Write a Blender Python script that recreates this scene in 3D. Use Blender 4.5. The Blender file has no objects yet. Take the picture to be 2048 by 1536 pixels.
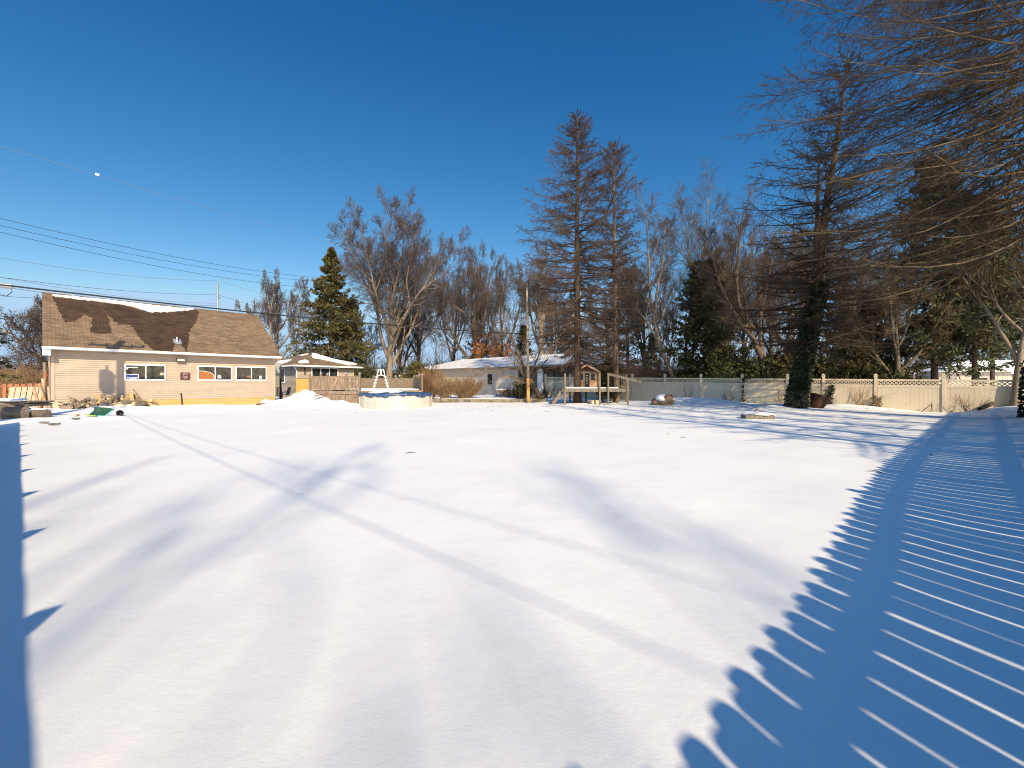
import bpy, bmesh, math, random
import numpy as np
from mathutils import Vector, Matrix

S = bpy.context.scene
C = S.collection
R = math.radians
EYE = 1.3                      # lens height above the snow at the photographer's spot
FPX = 851.0                    # focal length in photograph pixels (2048 wide)
CX, CY = 1024.0, 767.5
SUN_E = R(31.0)
SUN_H = Vector((0.336, -0.942, 0)).normalized()
SUN = Vector((SUN_H.x*math.cos(SUN_E), SUN_H.y*math.cos(SUN_E), math.sin(SUN_E)))

def W(px, py, d):
    """the world point seen at photograph pixel (px, py), d metres ahead"""
    return Vector(((px-CX)/FPX*d, d, EYE+(CY-py)/FPX*d))
def WX(px, d): return (px-CX)/FPX*d

# ------------------------------------------------------------------ terrain
CTRL = np.array([
 (0,0,0),(0,5,0),(-5,5,0),(5,5,0),(0,10,0),(0,15,-.02),(-7,21,-.1),(-7.3,24,-.15),(-12,18,0),(-14.7,27.1,.03),(-14,26,.0),
 (-21.7,19.6,.17),(-18,23.2,.14),(-20,19,.12),(21.45,21.1,-.15),(19.5,22.6,-.03),(17.7,24.1,.03),(22.9,19.9,.05),(12.7,28.5,.2),(2.9,36,.25),(8.9,31.6,.1),(4,25.5,.07),(-10,26.8,-.08),
 (-16.5,14,0),(-13.6,15.2,.05),(8,15.6,.02),(20,32,.25),(0,29.6,0),(-20,40,0),(0,52,.15),(40,40,.15),(-40,30,.05),(0,100,.3),(-60,90,.2),(60,90,.3),
 (14.6,22,.05),(-9,-9,0),(9,-9,0),(0,-20,0),(-28,26,.05),(-31,20,.0),(-25,14,0),(15,15,.02)], float)
BUMPS = [(11.0,28.2,1.3,.22),(12.8,27.4,1.4,.16),(15.2,23.6,1.3,.18),(13.7,22.4,.9,.12),(18.0,23.3,1.0,.18),(19.0,22.7,1.1,.12),
         (9.4,25.8,1.0,.10),(-17.3,15.3,1.4,.07),(-14.6,15.4,.6,.12),(-18.5,19.4,1.1,.12),(22.4,19.4,1.3,.15),(4.3,27.4,1.0,.1),(6.7,27.0,1.0,.1)]
FA = np.array((1.78,-1.235)); FU = np.array((.744,.667)); FU = FU/np.linalg.norm(FU); FN = np.array((-FU[1],FU[0]))
def gz(x, y):
    x = np.asarray(x, float); y = np.asarray(y, float)
    sh = np.broadcast(x, y).shape
    x = np.broadcast_to(x, sh).ravel(); y = np.broadcast_to(y, sh).ravel()
    out = np.empty(len(x))
    for i in range(0, len(x), 60000):
        a, b = x[i:i+60000, None], y[i:i+60000, None]
        d2 = (a-CTRL[:,0])**2+(b-CTRL[:,1])**2
        w = 1/(d2+1.5)**1.7
        z = (w*CTRL[:,2]).sum(1)/w.sum(1)
        for (bx,by,r,h) in BUMPS:
            z = z+h*np.exp(-(((a[:,0]-bx)**2+(b[:,0]-by)**2)/(r*r)))
        out[i:i+60000] = z
    near = np.exp(-((x/45)**2+((y-12)/45)**2))
    n = (.003*np.sin(1.7*x+.8*y+1)+.004*np.sin(.6*x-1.1*y+.4)+.002*np.sin(2.9*x-1.9*y)+.0015*np.sin(5.1*x+3.7*y+2)+.0015*np.sin(-4.3*x+6.1*y))
    # wind crust out in the middle of the lawn
    m = np.exp(-(((x-1.0)/2.2)**2+((y-4.6)/1.3)**2))
    n = n*near+m*(.009*np.sin(17*x+5*y+2*np.sin(6*y+3*x))+.008*np.sin(11*x-23*y+1.5*np.sin(9*x)))
    # snow drifted up against the tall board fence on the sunny side
    q = (x-FA[0])*FN[0]+(y-FA[1])*FN[1]; t = (x-FA[0])*FU[0]+(y-FA[1])*FU[1]
    n = n+.30*np.exp(-(np.clip(q,-.5,None)/1.5)**2)*(1/(1+np.exp(-(t-3.5)/1.5)))
    # raised garden bed
    n = n+.24/(1+np.exp(-(y-30.35)/.08))*(1/(1+np.exp(-(x+5.5)/.1)))*(1/(1+np.exp((x-2.1)/.15)))*np.clip((40-y)/4,0,1)
    return (out+n).reshape(sh)
def g1(x, y): return float(gz(np.array([x]), np.array([y]))[0])

# ------------------------------------------------------------------ tags
def tag(o, label=None, cat=None, group=None, kind=None):
    if label: o['label'] = label
    if cat: o['category'] = cat
    if group: o['group'] = group
    if kind: o['kind'] = kind
    return o
def thing(name, label, cat, loc=(0,0,0), rz=0.0, group=None, rot=None):
    o = bpy.data.objects.new(name, None); C.objects.link(o)
    o.empty_display_size = .2
    o.location = loc; o.rotation_euler = rot if rot else (0,0,rz)
    return tag(o, label, cat, group)
def mtx(o):
    m=Matrix.LocRotScale(o.location, o.rotation_euler, o.scale)
    return mtx(o.parent)@m if o.parent else m
def copy_tree(o, parent=None):
    c = o.copy(); C.objects.link(c)
    if parent is not None: c.parent = parent
    for ch in list(o.children): copy_tree(ch, c)
    return c

# ------------------------------------------------------------------ mesh builder
class MB:
    def __init__(s): s.v=[]; s.f=[]; s.m=[]; s.mi=0
    def add(s, vs, fs):
        o=len(s.v); s.v += [tuple(v) for v in vs]; s.f += [tuple(i+o for i in f) for f in fs]; s.m += [s.mi]*len(fs); return s
    def box(s, x0,x1,y0,y1,z0,z1):
        return s.add([(x0,y0,z0),(x1,y0,z0),(x1,y1,z0),(x0,y1,z0),(x0,y0,z1),(x1,y0,z1),(x1,y1,z1),(x0,y1,z1)],
              [(0,3,2,1),(4,5,6,7),(0,1,5,4),(1,2,6,5),(2,3,7,6),(3,0,4,7)])
    def bar(s, p0, p1, w, h, up=(0,0,1)):
        p0=Vector(p0); p1=Vector(p1); t=(p1-p0).normalized(); u=Vector(up)
        if abs(t.dot(u))>.97: u=Vector((0,1,0)) if abs(t.y)<.9 else Vector((1,0,0))
        a=t.cross(u).normalized()*(w/2); b=a.cross(t).normalized()*(h/2)
        vs=[p0-a-b,p0+a-b,p0+a+b,p0-a+b,p1-a-b,p1+a-b,p1+a+b,p1-a+b]
        return s.add(vs,[(0,3,2,1),(4,5,6,7),(0,1,5,4),(1,2,6,5),(2,3,7,6),(3,0,4,7)])
    def prism(s, poly, ext):
        """poly: list of 3-d points, ext: extrusion vector"""
        n=len(poly); e=Vector(ext); p=[Vector(q) for q in poly]
        return s.add(p+[q+e for q in p],[tuple(reversed(range(n))),tuple(range(n,2*n))]+[(i,(i+1)%n,n+(i+1)%n,n+i) for i in range(n)])
    def tube(s, pts, rads, m=8, cap=True):
        P=[Vector(p) for p in pts]; K=len(P)
        if not hasattr(rads,'__len__'): rads=[rads]*K
        vs=[]; ref=None
        for k in range(K):
            t=(P[min(k+1,K-1)]-P[max(k-1,0)]).normalized()
            if ref is None: ref=Vector((0,0,1)) if abs(t.z)<.9 else Vector((1,0,0))
            a=t.cross(ref).normalized(); b=a.cross(t)
            for i in range(m):
                an=2*math.pi*i/m; vs.append(P[k]+(a*math.cos(an)+b*math.sin(an))*rads[k])
        fs=[]
        for k in range(K-1):
            for i in range(m):
                j=(i+1)%m; fs.append((k*m+i,k*m+j,(k+1)*m+j,(k+1)*m+i))
        if cap: fs += [tuple(reversed(range(m))), tuple(range((K-1)*m,K*m))]
        return s.add(vs,fs)
    def cyl(s, x,y,z0,z1,r,m=16,r1=None): return s.tube([(x,y,z0),(x,y,z1)],[r,r if r1 is None else r1],m)
    def lathe(s, prof, m=24, c=(0,0,0)):
        K=len(prof); vs=[]
        for r,z in prof:
            for i in range(m):
                an=2*math.pi*i/m; vs.append((c[0]+r*math.cos(an),c[1]+r*math.sin(an),c[2]+z))
        fs=[]
        for k in range(K-1):
            for i in range(m):
                j=(i+1)%m; fs.append((k*m+i,k*m+j,(k+1)*m+j,(k+1)*m+i))
        return s.add(vs,fs)
    def build(s, name, mat, parent=None, loc=None, smooth=False, bevel=0, rot=None):
        me=bpy.data.meshes.new(name); me.from_pydata([tuple(v) for v in s.v],[],s.f)
        mats = mat if isinstance(mat,(list,tuple)) else [mat]
        for q in mats: me.materials.append(q)
        if len(mats)>1: me.polygons.foreach_set('material_index', s.m)
        if smooth: me.polygons.foreach_set('use_smooth',[True]*len(me.polygons))
        bm=bmesh.new(); bm.from_mesh(me); bmesh.ops.recalc_face_normals(bm,faces=bm.faces); bm.to_mesh(me); bm.free()
        me.update()
        o=bpy.data.objects.new(name,me); C.objects.link(o)
        if parent is not None: o.parent=parent
        if loc is not None: o.location=loc
        if rot is not None: o.rotation_euler=rot
        if bevel:
            b=o.modifiers.new('edge','BEVEL'); b.width=bevel; b.segments=2; b.limit_method='ANGLE'; b.angle_limit=R(40)
        return o
def np_mesh(name, V, F, mat, parent=None, loc=None, smooth=True):
    V=np.ascontiguousarray(V,np.float32); F=np.ascontiguousarray(F,np.int32); n,k=F.shape
    me=bpy.data.meshes.new(name)
    me.vertices.add(len(V)); me.vertices.foreach_set('co',V.ravel())
    me.loops.add(n*k); me.loops.foreach_set('vertex_index',F.ravel())
    me.polygons.add(n); me.polygons.foreach_set('loop_start',np.arange(0,n*k,k,dtype=np.int32))
    me.update(calc_edges=True)
    if smooth: me.polygons.foreach_set('use_smooth',np.ones(n,bool))
    me.materials.append(mat); me.update()
    o=bpy.data.objects.new(name,me); C.objects.link(o)
    if parent is not None: o.parent=parent
    if loc is not None: o.location=loc
    return o

# ------------------------------------------------------------------ materials
def nodes(m):
    m.use_nodes=True; return m.node_tree, m.node_tree.nodes, m.node_tree.links
def sock(b, *names):
    for n in names:
        if n in b.inputs: return b.inputs[n]
def mat(name, c1, c2=None, scale=6, rough=.8, bump=0, bscale=40, stretch=(1,1,1), spec=.3, detail=6, metal=0, c3=None, c3scale=1.2, c3amt=.5, ramp=(.35,.65), rand=0):
    m=bpy.data.materials.new(name); t,N,L=nodes(m); b=N['Principled BSDF']
    b.inputs['Roughness'].default_value=rough; sock(b,'Specular IOR Level','Specular').default_value=spec; b.inputs['Metallic'].default_value=metal
    c4=lambda c:(c[0],c[1],c[2],1)
    if c2 is None and not bump: b.inputs['Base Color'].default_value=c4(c1); return m
    tc=N.new('ShaderNodeTexCoord'); mp=N.new('ShaderNodeMapping'); mp.inputs['Scale'].default_value=stretch
    L.new(tc.outputs['Object'],mp.inputs['Vector'])
    nz=N.new('ShaderNodeTexNoise'); nz.inputs['Scale'].default_value=scale; nz.inputs['Detail'].default_value=detail; nz.inputs['Roughness'].default_value=.62
    L.new(mp.outputs['Vector'],nz.inputs['Vector'])
    rp=N.new('ShaderNodeValToRGB'); rp.color_ramp.elements[0].position=ramp[0]; rp.color_ramp.elements[1].position=ramp[1]
    rp.color_ramp.elements[0].color=c4(c1); rp.color_ramp.elements[1].color=c4(c2 or c1)
    L.new(nz.outputs['Fac'],rp.inputs['Fac']); col=rp.outputs['Color']
    if c3 is not None:
        n3=N.new('ShaderNodeTexNoise'); n3.inputs['Scale'].default_value=c3scale; n3.inputs['Detail'].default_value=4; L.new(mp.outputs['Vector'],n3.inputs['Vector'])
        r3=N.new('ShaderNodeMapRange'); r3.inputs['From Min'].default_value=.5; r3.inputs['From Max'].default_value=.7; r3.inputs['To Max'].default_value=c3amt; L.new(n3.outputs['Fac'],r3.inputs['Value'])
        mx=N.new('ShaderNodeMix'); mx.data_type='RGBA'; L.new(r3.outputs['Result'],mx.inputs['Factor']); L.new(col,mx.inputs['A']); mx.inputs['B'].default_value=c4(c3); col=mx.outputs['Result']
    if rand:
        oi=N.new('ShaderNodeObjectInfo'); hs=N.new('ShaderNodeHueSaturation'); mr=N.new('ShaderNodeMapRange'); mr.inputs['To Min'].default_value=1-rand; mr.inputs['To Max'].default_value=1+rand
        L.new(oi.outputs['Random'],mr.inputs['Value']); L.new(mr.outputs['Result'],hs.inputs['Value']); L.new(col,hs.inputs['Color']); col=hs.outputs['Color']
    L.new(col,b.inputs['Base Color'])
    if bump:
        nb=N.new('ShaderNodeTexNoise'); nb.inputs['Scale'].default_value=bscale; nb.inputs['Detail'].default_value=5; L.new(mp.outputs['Vector'],nb.inputs['Vector'])
        bp=N.new('ShaderNodeBump'); bp.inputs['Strength'].default_value=bump; bp.inputs['Distance'].default_value=.02; L.new(nb.outputs['Fac'],bp.inputs['Height']); L.new(bp.outputs['Normal'],b.inputs['Normal'])
    return m
def brickmat(name, c1, c2, mortar, bw, bh, off=.5, msize=.012, axes='XZ', k=1.0, rough=.85, bump=.4, vary=.35):
    m=bpy.data.materials.new(name); t,N,L=nodes(m); b=N['Principled BSDF']; b.inputs['Roughness'].default_value=rough; sock(b,'Specular IOR Level','Specular').default_value=.2
    tc=N.new('ShaderNodeTexCoord'); sx=N.new('ShaderNodeSeparateXYZ'); L.new(tc.outputs['Object'],sx.inputs[0])
    mu=N.new('ShaderNodeMath'); mu.operation='MULTIPLY'; mu.inputs[1].default_value=k; L.new(sx.outputs[axes[1]],mu.inputs[0])
    cb=N.new('ShaderNodeCombineXYZ'); L.new(sx.outputs[axes[0]],cb.inputs['X']); L.new(mu.outputs[0],cb.inputs['Y'])
    br=N.new('ShaderNodeTexBrick'); br.offset=off; br.inputs['Scale'].default_value=1; br.inputs['Brick Width'].default_value=bw; br.inputs['Row Height'].default_value=bh
    br.inputs['Mortar Size'].default_value=msize; br.inputs['Mortar Smooth'].default_value=.2; br.inputs['Bias'].default_value=0
    for nme,c in (('Color1',c1),('Color2',c2),('Mortar',mortar)): br.inputs[nme].default_value=(*c,1)
    L.new(cb.outputs[0],br.inputs['Vector'])
    nz=N.new('ShaderNodeTexNoise'); nz.inputs['Scale'].default_value=1.3; nz.inputs['Detail'].default_value=7; L.new(tc.outputs['Object'],nz.inputs['Vector'])
    mr=N.new('ShaderNodeMapRange'); mr.inputs['From Min'].default_value=.3; mr.inputs['From Max'].default_value=.7; mr.inputs['To Min'].default_value=1-vary; mr.inputs['To Max'].default_value=1+vary; L.new(nz.outputs['Fac'],mr.inputs['Value'])
    hs=N.new('ShaderNodeHueSaturation'); L.new(br.outputs['Color'],hs.inputs['Color']); L.new(mr.outputs['Result'],hs.inputs['Value']); L.new(hs.outputs['Color'],b.inputs['Base Color'])
    bp=N.new('ShaderNodeBump'); bp.inputs['Strength'].default_value=bump; bp.inputs['Distance'].default_value=.02; bp.invert=True; L.new(br.outputs['Fac'],bp.inputs['Height']); L.new(bp.outputs['Normal'],b.inputs['Normal'])
    return m

def snowmat(name, grain=True):
    m=bpy.data.materials.new(name); t,N,L=nodes(m); b=N['Principled BSDF']
    b.inputs['Roughness'].default_value=.75; sock(b,'Specular IOR Level','Specular').default_value=.15
    tc=N.new('ShaderNodeTexCoord')
    n1=N.new('ShaderNodeTexNoise'); n1.inputs['Scale'].default_value=.7; n1.inputs['Detail'].default_value=8; L.new(tc.outputs['Object'],n1.inputs['Vector'])
    rp=N.new('ShaderNodeValToRGB'); rp.color_ramp.elements[0].position=.3; rp.color_ramp.elements[1].position=.7
    rp.color_ramp.elements[0].color=(.79,.80,.82,1); rp.color_ramp.elements[1].color=(.86,.86,.86,1); L.new(n1.outputs['Fac'],rp.inputs['Fac'])
    # scattered bits of bark and seed lying on the crust
    vo=N.new('ShaderNodeTexVoronoi'); vo.inputs['Scale'].default_value=2.1; L.new(tc.outputs['Object'],vo.inputs['Vector'])
    sp=N.new('ShaderNodeMapRange'); sp.inputs['From Min'].default_value=.010; sp.inputs['From Max'].default_value=.016; sp.inputs['To Min'].default_value=1; sp.inputs['To Max'].default_value=0; L.new(vo.outputs['Distance'],sp.inputs['Value'])
    mx=N.new('ShaderNodeMix'); mx.data_type='RGBA'; L.new(sp.outputs['Result'],mx.inputs['Factor']); L.new(rp.outputs['Color'],mx.inputs['A']); mx.inputs['B'].default_value=(.12,.08,.05,1)
    L.new(mx.outputs['Result'],b.inputs['Base Color'])
    n2=N.new('ShaderNodeTexNoise'); n2.inputs['Scale'].default_value=95; n2.inputs['Detail'].default_value=4; L.new(tc.outputs['Object'],n2.inputs['Vector'])
    n3=N.new('ShaderNodeTexNoise'); n3.inputs['Scale'].default_value=4.5; n3.inputs['Detail'].default_value=6; n3.inputs['Roughness'].default_value=.6; L.new(tc.outputs['Object'],n3.inputs['Vector'])
    b1=N.new('ShaderNodeBump'); b1.inputs['Strength'].default_value=.16; b1.inputs['Distance'].default_value=.006; L.new(n2.outputs['Fac'],b1.inputs['Height'])
    b2=N.new('ShaderNodeBump'); b2.inputs['Strength'].default_value=.12; b2.inputs['Distance'].default_value=.05; L.new(n3.outputs['Fac'],b2.inputs['Height']); L.new(b1.outputs['Normal'],b2.inputs['Normal'])
    L.new(b2.outputs['Normal'],b.inputs['Normal'])
    return m
def glassmat(name, tint=(.02,.025,.03), rough=.04):
    m=bpy.data.materials.new(name); t,N,L=nodes(m); b=N['Principled BSDF']
    tc=N.new('ShaderNodeTexCoord'); nz=N.new('ShaderNodeTexNoise'); nz.inputs['Scale'].default_value=5; nz.inputs['Detail'].default_value=8; nz.inputs['Roughness'].default_value=.7; L.new(tc.outputs['Object'],nz.inputs['Vector'])
    rp=N.new('ShaderNodeValToRGB'); rp.color_ramp.elements[0].position=.4; rp.color_ramp.elements[0].color=(*tint,1); rp.color_ramp.elements[1].position=.75; rp.color_ramp.elements[1].color=(tint[0]*4+.02,tint[1]*4+.018,tint[2]*3.5+.014,1)  # lighter blotches painted into the glass colour stand in for reflected trees
    L.new(nz.outputs['Fac'],rp.inputs['Fac']); L.new(rp.outputs['Color'],b.inputs['Base Color'])
    b.inputs['Roughness'].default_value=rough; sock(b,'Specular IOR Level','Specular').default_value=.32
    return m

SNOW=snowmat('snow')
M={}
M['siding']=mat('tan_vinyl_siding',(0.386,0.313,0.241),(0.428,0.350,0.274),scale=2.5,rough=.6,bump=.05,bscale=60)
M['siding_far']=mat('beige_vinyl_siding',(0.368,0.299,0.230),(0.414,0.340,0.262),scale=2,rough=.6)
M['trimwhite']=mat('white_trim',(.74,.72,.68),(.82,.80,.76),scale=3,rough=.45)
M['trimtan']=mat('tan_trim',(0.396,0.317,0.239),(0.442,0.359,0.276),scale=3,rough=.55)
M['shingle']=brickmat('brown_shingle',(.15,.105,.068),(.26,.185,.12),(.095,.064,.042),.27,.095,msize=.008,axes='XY',k=1.226,bump=.7,vary=.15)
M['shingle_wet']=brickmat('wet_brown_shingle',(.048,.030,.019),(.085,.052,.032),(.034,.022,.014),.27,.095,msize=.008,axes='XY',k=1.226,bump=.7,vary=.2,rough=.7)
M['shingle_far']=brickmat('weathered_brown_shingle',(.17,.12,.08),(.25,.18,.12),(.10,.07,.05),.4,.14,axes='XY',k=1.08,bump=.4,vary=.3)
M['glass']=glassmat('dark_window_glass',(.013,.015,.016))
M['glass2']=glassmat('curtained_window_glass',(.012,.012,.013))
M['lumber']=mat('yellow_lumber',(0.425,0.272,0.093),(0.527,0.365,0.153),scale=4,stretch=(.6,4,9),rough=.75,bump=.15,bscale=20,c3=(.30,.17,.06),c3scale=2,c3amt=.35)
M['concrete']=mat('pale_block_foundation',(.45,.37,.26),(.52,.44,.32),scale=6,rough=.9,bump=.3,bscale=60)
M['deckwood']=mat('weathered_deck_wood',(0.194,0.132,0.088),(0.440,0.339,0.246),scale=7,stretch=(3,3,.5),rough=.85,bump=.3,bscale=30,c3=(.19,.13,.09),c3scale=3.2,c3amt=.7,ramp=(.4,.6))
M['freshply']=mat('new_yellow_plywood',(0.493,0.264,0.068),(0.578,0.340,0.111),scale=3,stretch=(2,2,.5),rough=.7)
M['greywood']=mat('grey_weathered_wood',(0.128,0.106,0.085),(0.264,0.221,0.178),scale=8,stretch=(2.5,2.5,.6),rough=.9,bump=.4,bscale=40,c3=(.12,.10,.08),c3scale=3,c3amt=.6)
M['tanwood']=mat('sunbleached_post_wood',(0.137,0.104,0.072),(0.245,0.194,0.137),scale=8,stretch=(3,3,.5),rough=.9,bump=.3,bscale=40)
M['redwood']=mat('red_brown_fence_board',(.24,.095,.045),(.38,.17,.085),scale=5,stretch=(3,3,.4),rough=.85,bump=.3,bscale=30,c3=(.32,.23,.16),c3scale=2,c3amt=.6)
M['palletwood']=mat('bleached_pallet_board',(.34,.28,.20),(.50,.43,.33),scale=6,stretch=(3,3,.5),rough=.9,bump=.3,bscale=30)
M['hutwood']=mat('brown_hut_board',(.30,.16,.085),(.46,.29,.17),scale=6,stretch=(.8,.8,5),rough=.85,bump=.4,bscale=30,c3=(.50,.42,.34),c3scale=3,c3amt=.7)
M['vinyl']=mat('cream_vinyl_fence',(0.534,0.460,0.340),(0.589,0.515,0.386),scale=1.5,rough=.45,c3=(.42,.37,.28),c3scale=2.2,c3amt=.35)
M['poolwall']=mat('cream_pool_wall',(0.446,0.418,0.361),(0.513,0.484,0.423),scale=1.2,rough=.5)
M['poolcover']=mat('blue_pool_cover',(.012,.03,.085),(.05,.10,.20),scale=7,rough=.3,bump=.9,bscale=9,spec=.5)
M['plastic']=mat('white_plastic',(.72,.70,.66),(.80,.78,.74),scale=4,rough=.45)
M['black']=mat('black_metal',(.012,.012,.013),(.03,.03,.03),scale=8,rough=.5)
M['rust']=mat('rusty_iron',(.055,.028,.018),(.13,.06,.035),scale=9,rough=.85,bump=.3)
M['galv']=mat('galvanised_metal',(.42,.43,.44),(.55,.56,.57),scale=8,rough=.45,metal=.6)
M['cable']=mat('black_cable',(.012,.012,.014),(.02,.02,.022),scale=3,rough=.6)
M['palecable']=mat('pale_cable',(0.210,0.210,0.210),(0.250,0.250,0.250),scale=3,rough=.5)
M['polewood']=mat('pale_pole_wood',(.26,.20,.135),(.40,.32,.23),scale=6,stretch=(3,3,.3),rough=.9,bump=.3)
M['poleorange']=mat('orange_stripped_pole_wood',(.50,.25,.07),(.62,.36,.13),scale=6,stretch=(3,3,.4),rough=.9,bump=.3)
M['brick']=brickmat('red_brown_brick',(.10,.045,.030),(.20,.11,.075),(.16,.13,.11),.22,.075,axes='XZ',bump=.5,vary=.5)
M['brickpale']=brickmat('orange_brick',(.34,.16,.09),(.42,.24,.15),(.40,.34,.28),.3,.1,axes='XZ',bump=.5,vary=.3)
M['paintwall']=mat('pale_painted_board',(.47,.415,.355),(.54,.48,.415),scale=2,stretch=(6,6,.4),rough=.7)
M['stone']=mat('bed_wall_stone',(.15,.12,.085),(.30,.26,.20),scale=5,rough=.95,bump=.8,bscale=12,c3=(.08,.07,.05),c3scale=3,c3amt=.7)
M['rock']=mat('brown_boulder',(.13,.085,.05),(.30,.21,.13),scale=4,rough=.95,bump=.9,bscale=10,c3=(.07,.05,.035),c3scale=2,c3amt=.6)
M['whiterock']=mat('pale_rock',(.55,.50,.43),(.68,.64,.58),scale=5,rough=.9,bump=.5,bscale=14)
M['ac']=mat('grey_cabinet',(.17,.15,.13),(.24,.22,.19),scale=5,rough=.6)
M['bark']=mat('grey_brown_bark',(0.090,0.064,0.043),(0.205,0.152,0.102),scale=5,stretch=(3,3,.6),rough=.95,bump=.8,bscale=14,c3=(.08,.06,.04),c3scale=2,c3amt=.5)
M['barkpale']=mat('pale_bark',(0.172,0.135,0.098),(0.295,0.242,0.180),scale=5,stretch=(2,2,.8),rough=.9,bump=.5,bscale=14,c3=(.14,.11,.08),c3scale=1.5,c3amt=.6)
M['barkdark']=mat('dark_spruce_bark',(0.037,0.025,0.018),(0.107,0.074,0.051),scale=6,stretch=(3,3,.6),rough=.95,bump=.9,bscale=14)
M['twig']=mat('grey_brown_twig',(0.054,0.040,0.032),(0.126,0.094,0.072),scale=.8,rough=.9)
M['twigpurple']=mat('purple_brown_twig',(0.059,0.046,0.042),(0.122,0.099,0.088),scale=.5,rough=.9)
M['twigpale']=mat('pale_twig',(.19,.145,.10),(.33,.26,.19),scale=.8,rough=.9)
M['twigrust']=mat('rusty_spruce_twig',(0.049,0.033,0.024),(0.122,0.086,0.061),scale=.7,rough=.95)
M['twigdark']=mat('dark_spruce_twig',(0.023,0.017,0.012),(0.072,0.052,0.034),scale=.6,rough=.95)
M['twigolive']=mat('lichened_spruce_branch',(0.054,0.037,0.020),(0.173,0.126,0.076),scale=.9,rough=.95)
M['twigfine']=mat('fine_brown_twig',(0.043,0.030,0.016),(0.101,0.072,0.040),scale=.6,rough=.95)
M['twigbrown']=mat('dark_brown_side_twig',(0.029,0.020,0.012),(0.086,0.061,0.037),scale=.6,rough=.95)
M['bushstem']=mat('tan_bush_stem',(.22,.135,.07),(.36,.24,.13),scale=2,rough=.9)
M['bushred']=mat('red_brown_bush_stem',(.20,.10,.055),(.32,.18,.10),scale=1,rough=.9)
M['needle']=mat('olive_spruce_needles',(0.045,0.048,0.015),(0.139,0.119,0.041),scale=1.4,rough=.8,c3=(.12,.08,.04),c3scale=.8,c3amt=.5)
M['needledark']=mat('dark_green_needles',(.024,.033,.013),(.10,.10,.04),scale=1.2,rough=.8,c3=(.09,.08,.03),c3scale=.7,c3amt=.4)
M['needlepine']=mat('green_pine_needles',(.028,.038,.016),(.085,.088,.040),scale=1.2,rough=.8)
M['leafrust']=mat('dry_orange_leaves',(.19,.072,.024),(.32,.14,.055),scale=2,rough=.8)
M['ivy']=mat('dark_ivy_leaf',(.012,.020,.008),(.05,.065,.03),scale=5,rough=.5,spec=.25,c3=(.16,.13,.07),c3scale=1.3,c3amt=.45)
M['ivydry']=mat('dry_ivy_leaf',(.12,.085,.045),(.30,.23,.14),scale=5,rough=.6)
M['endgrain']=mat('fresh_split_wood',(.52,.33,.14),(.68,.48,.25),scale=7,stretch=(3,3,1),rough=.8,bump=.3,rand=.25)
M['oldsplit']=mat('weathered_split_wood',(.20,.155,.11),(.36,.29,.21),scale=7,stretch=(3,3,1),rough=.9,bump=.4,rand=.35)
M['logbark']=mat('grey_log_bark',(.10,.08,.06),(.24,.20,.16),scale=7,stretch=(1,3,3),rough=.95,bump=.8,bscale=18,rand=.3)
M['sled']=mat('dark_green_plastic',(.018,.06,.035),(.04,.10,.06),scale=3,rough=.35,spec=.5)
M['limeplastic']=mat('lime_plastic',(.30,.42,.06),(.36,.48,.09),scale=3,rough=.4)
M['bluetarp']=mat('turquoise_plastic',(.10,.42,.46),(.16,.5,.54),scale=3,rough=.4)
M['signblue']=mat('blue_sign_face',(.022,.028,.17),(.03,.036,.20),scale=3,rough=.5)
M['signwhite']=mat('white_sign_print',(.78,.78,.78),(.82,.82,.82),scale=3,rough=.5)
M['plaque']=mat('dark_maroon_plaque',(.06,.022,.02),(.10,.04,.036),scale=5,rough=.5)
M['plaquepale']=mat('plaque_relief',(.36,.24,.22),(.46,.32,.30),scale=5,rough=.5)
M['orangeboard']=mat('varnished_orange_board',(.25,.09,.03),(.36,.15,.05),scale=3,stretch=(1,1,6),rough=.4,c3=(.25,.09,.03),c3scale=2,c3amt=.6)
M['ironlamp']=mat('lamp_lens',(.5,.52,.42),(.62,.64,.52),scale=5,rough=.2)
M['roofbrown']=mat('red_brown_shed_roof',(.13,.055,.03),(.22,.10,.06),scale=4,rough=.9)
M['shedwall']=mat('pale_yellow_shed_wall',(.52,.44,.30),(.58,.50,.36),scale=3,rough=.7)
M['pot']=mat('rusty_red_pot',(.05,.02,.014),(.09,.04,.025),scale=5,rough=.8)
M['snowroof']=snowmat('roof_snow')
M['thinsnow']=mat('thin_patchy_snow',(.62,.64,.68),(.74,.75,.78),scale=3,rough=.8,c3=(.26,.235,.22),c3scale=4,c3amt=.85,bump=.3,bscale=12)
# look settings
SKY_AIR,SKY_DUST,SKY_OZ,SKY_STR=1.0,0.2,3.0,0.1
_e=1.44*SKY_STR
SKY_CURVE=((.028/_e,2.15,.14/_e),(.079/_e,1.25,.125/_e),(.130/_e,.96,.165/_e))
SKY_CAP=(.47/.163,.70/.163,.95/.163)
SUN_STR,SUN_COL,EXPOSE=4.1,(1.0,.82,.56),0.66
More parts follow.
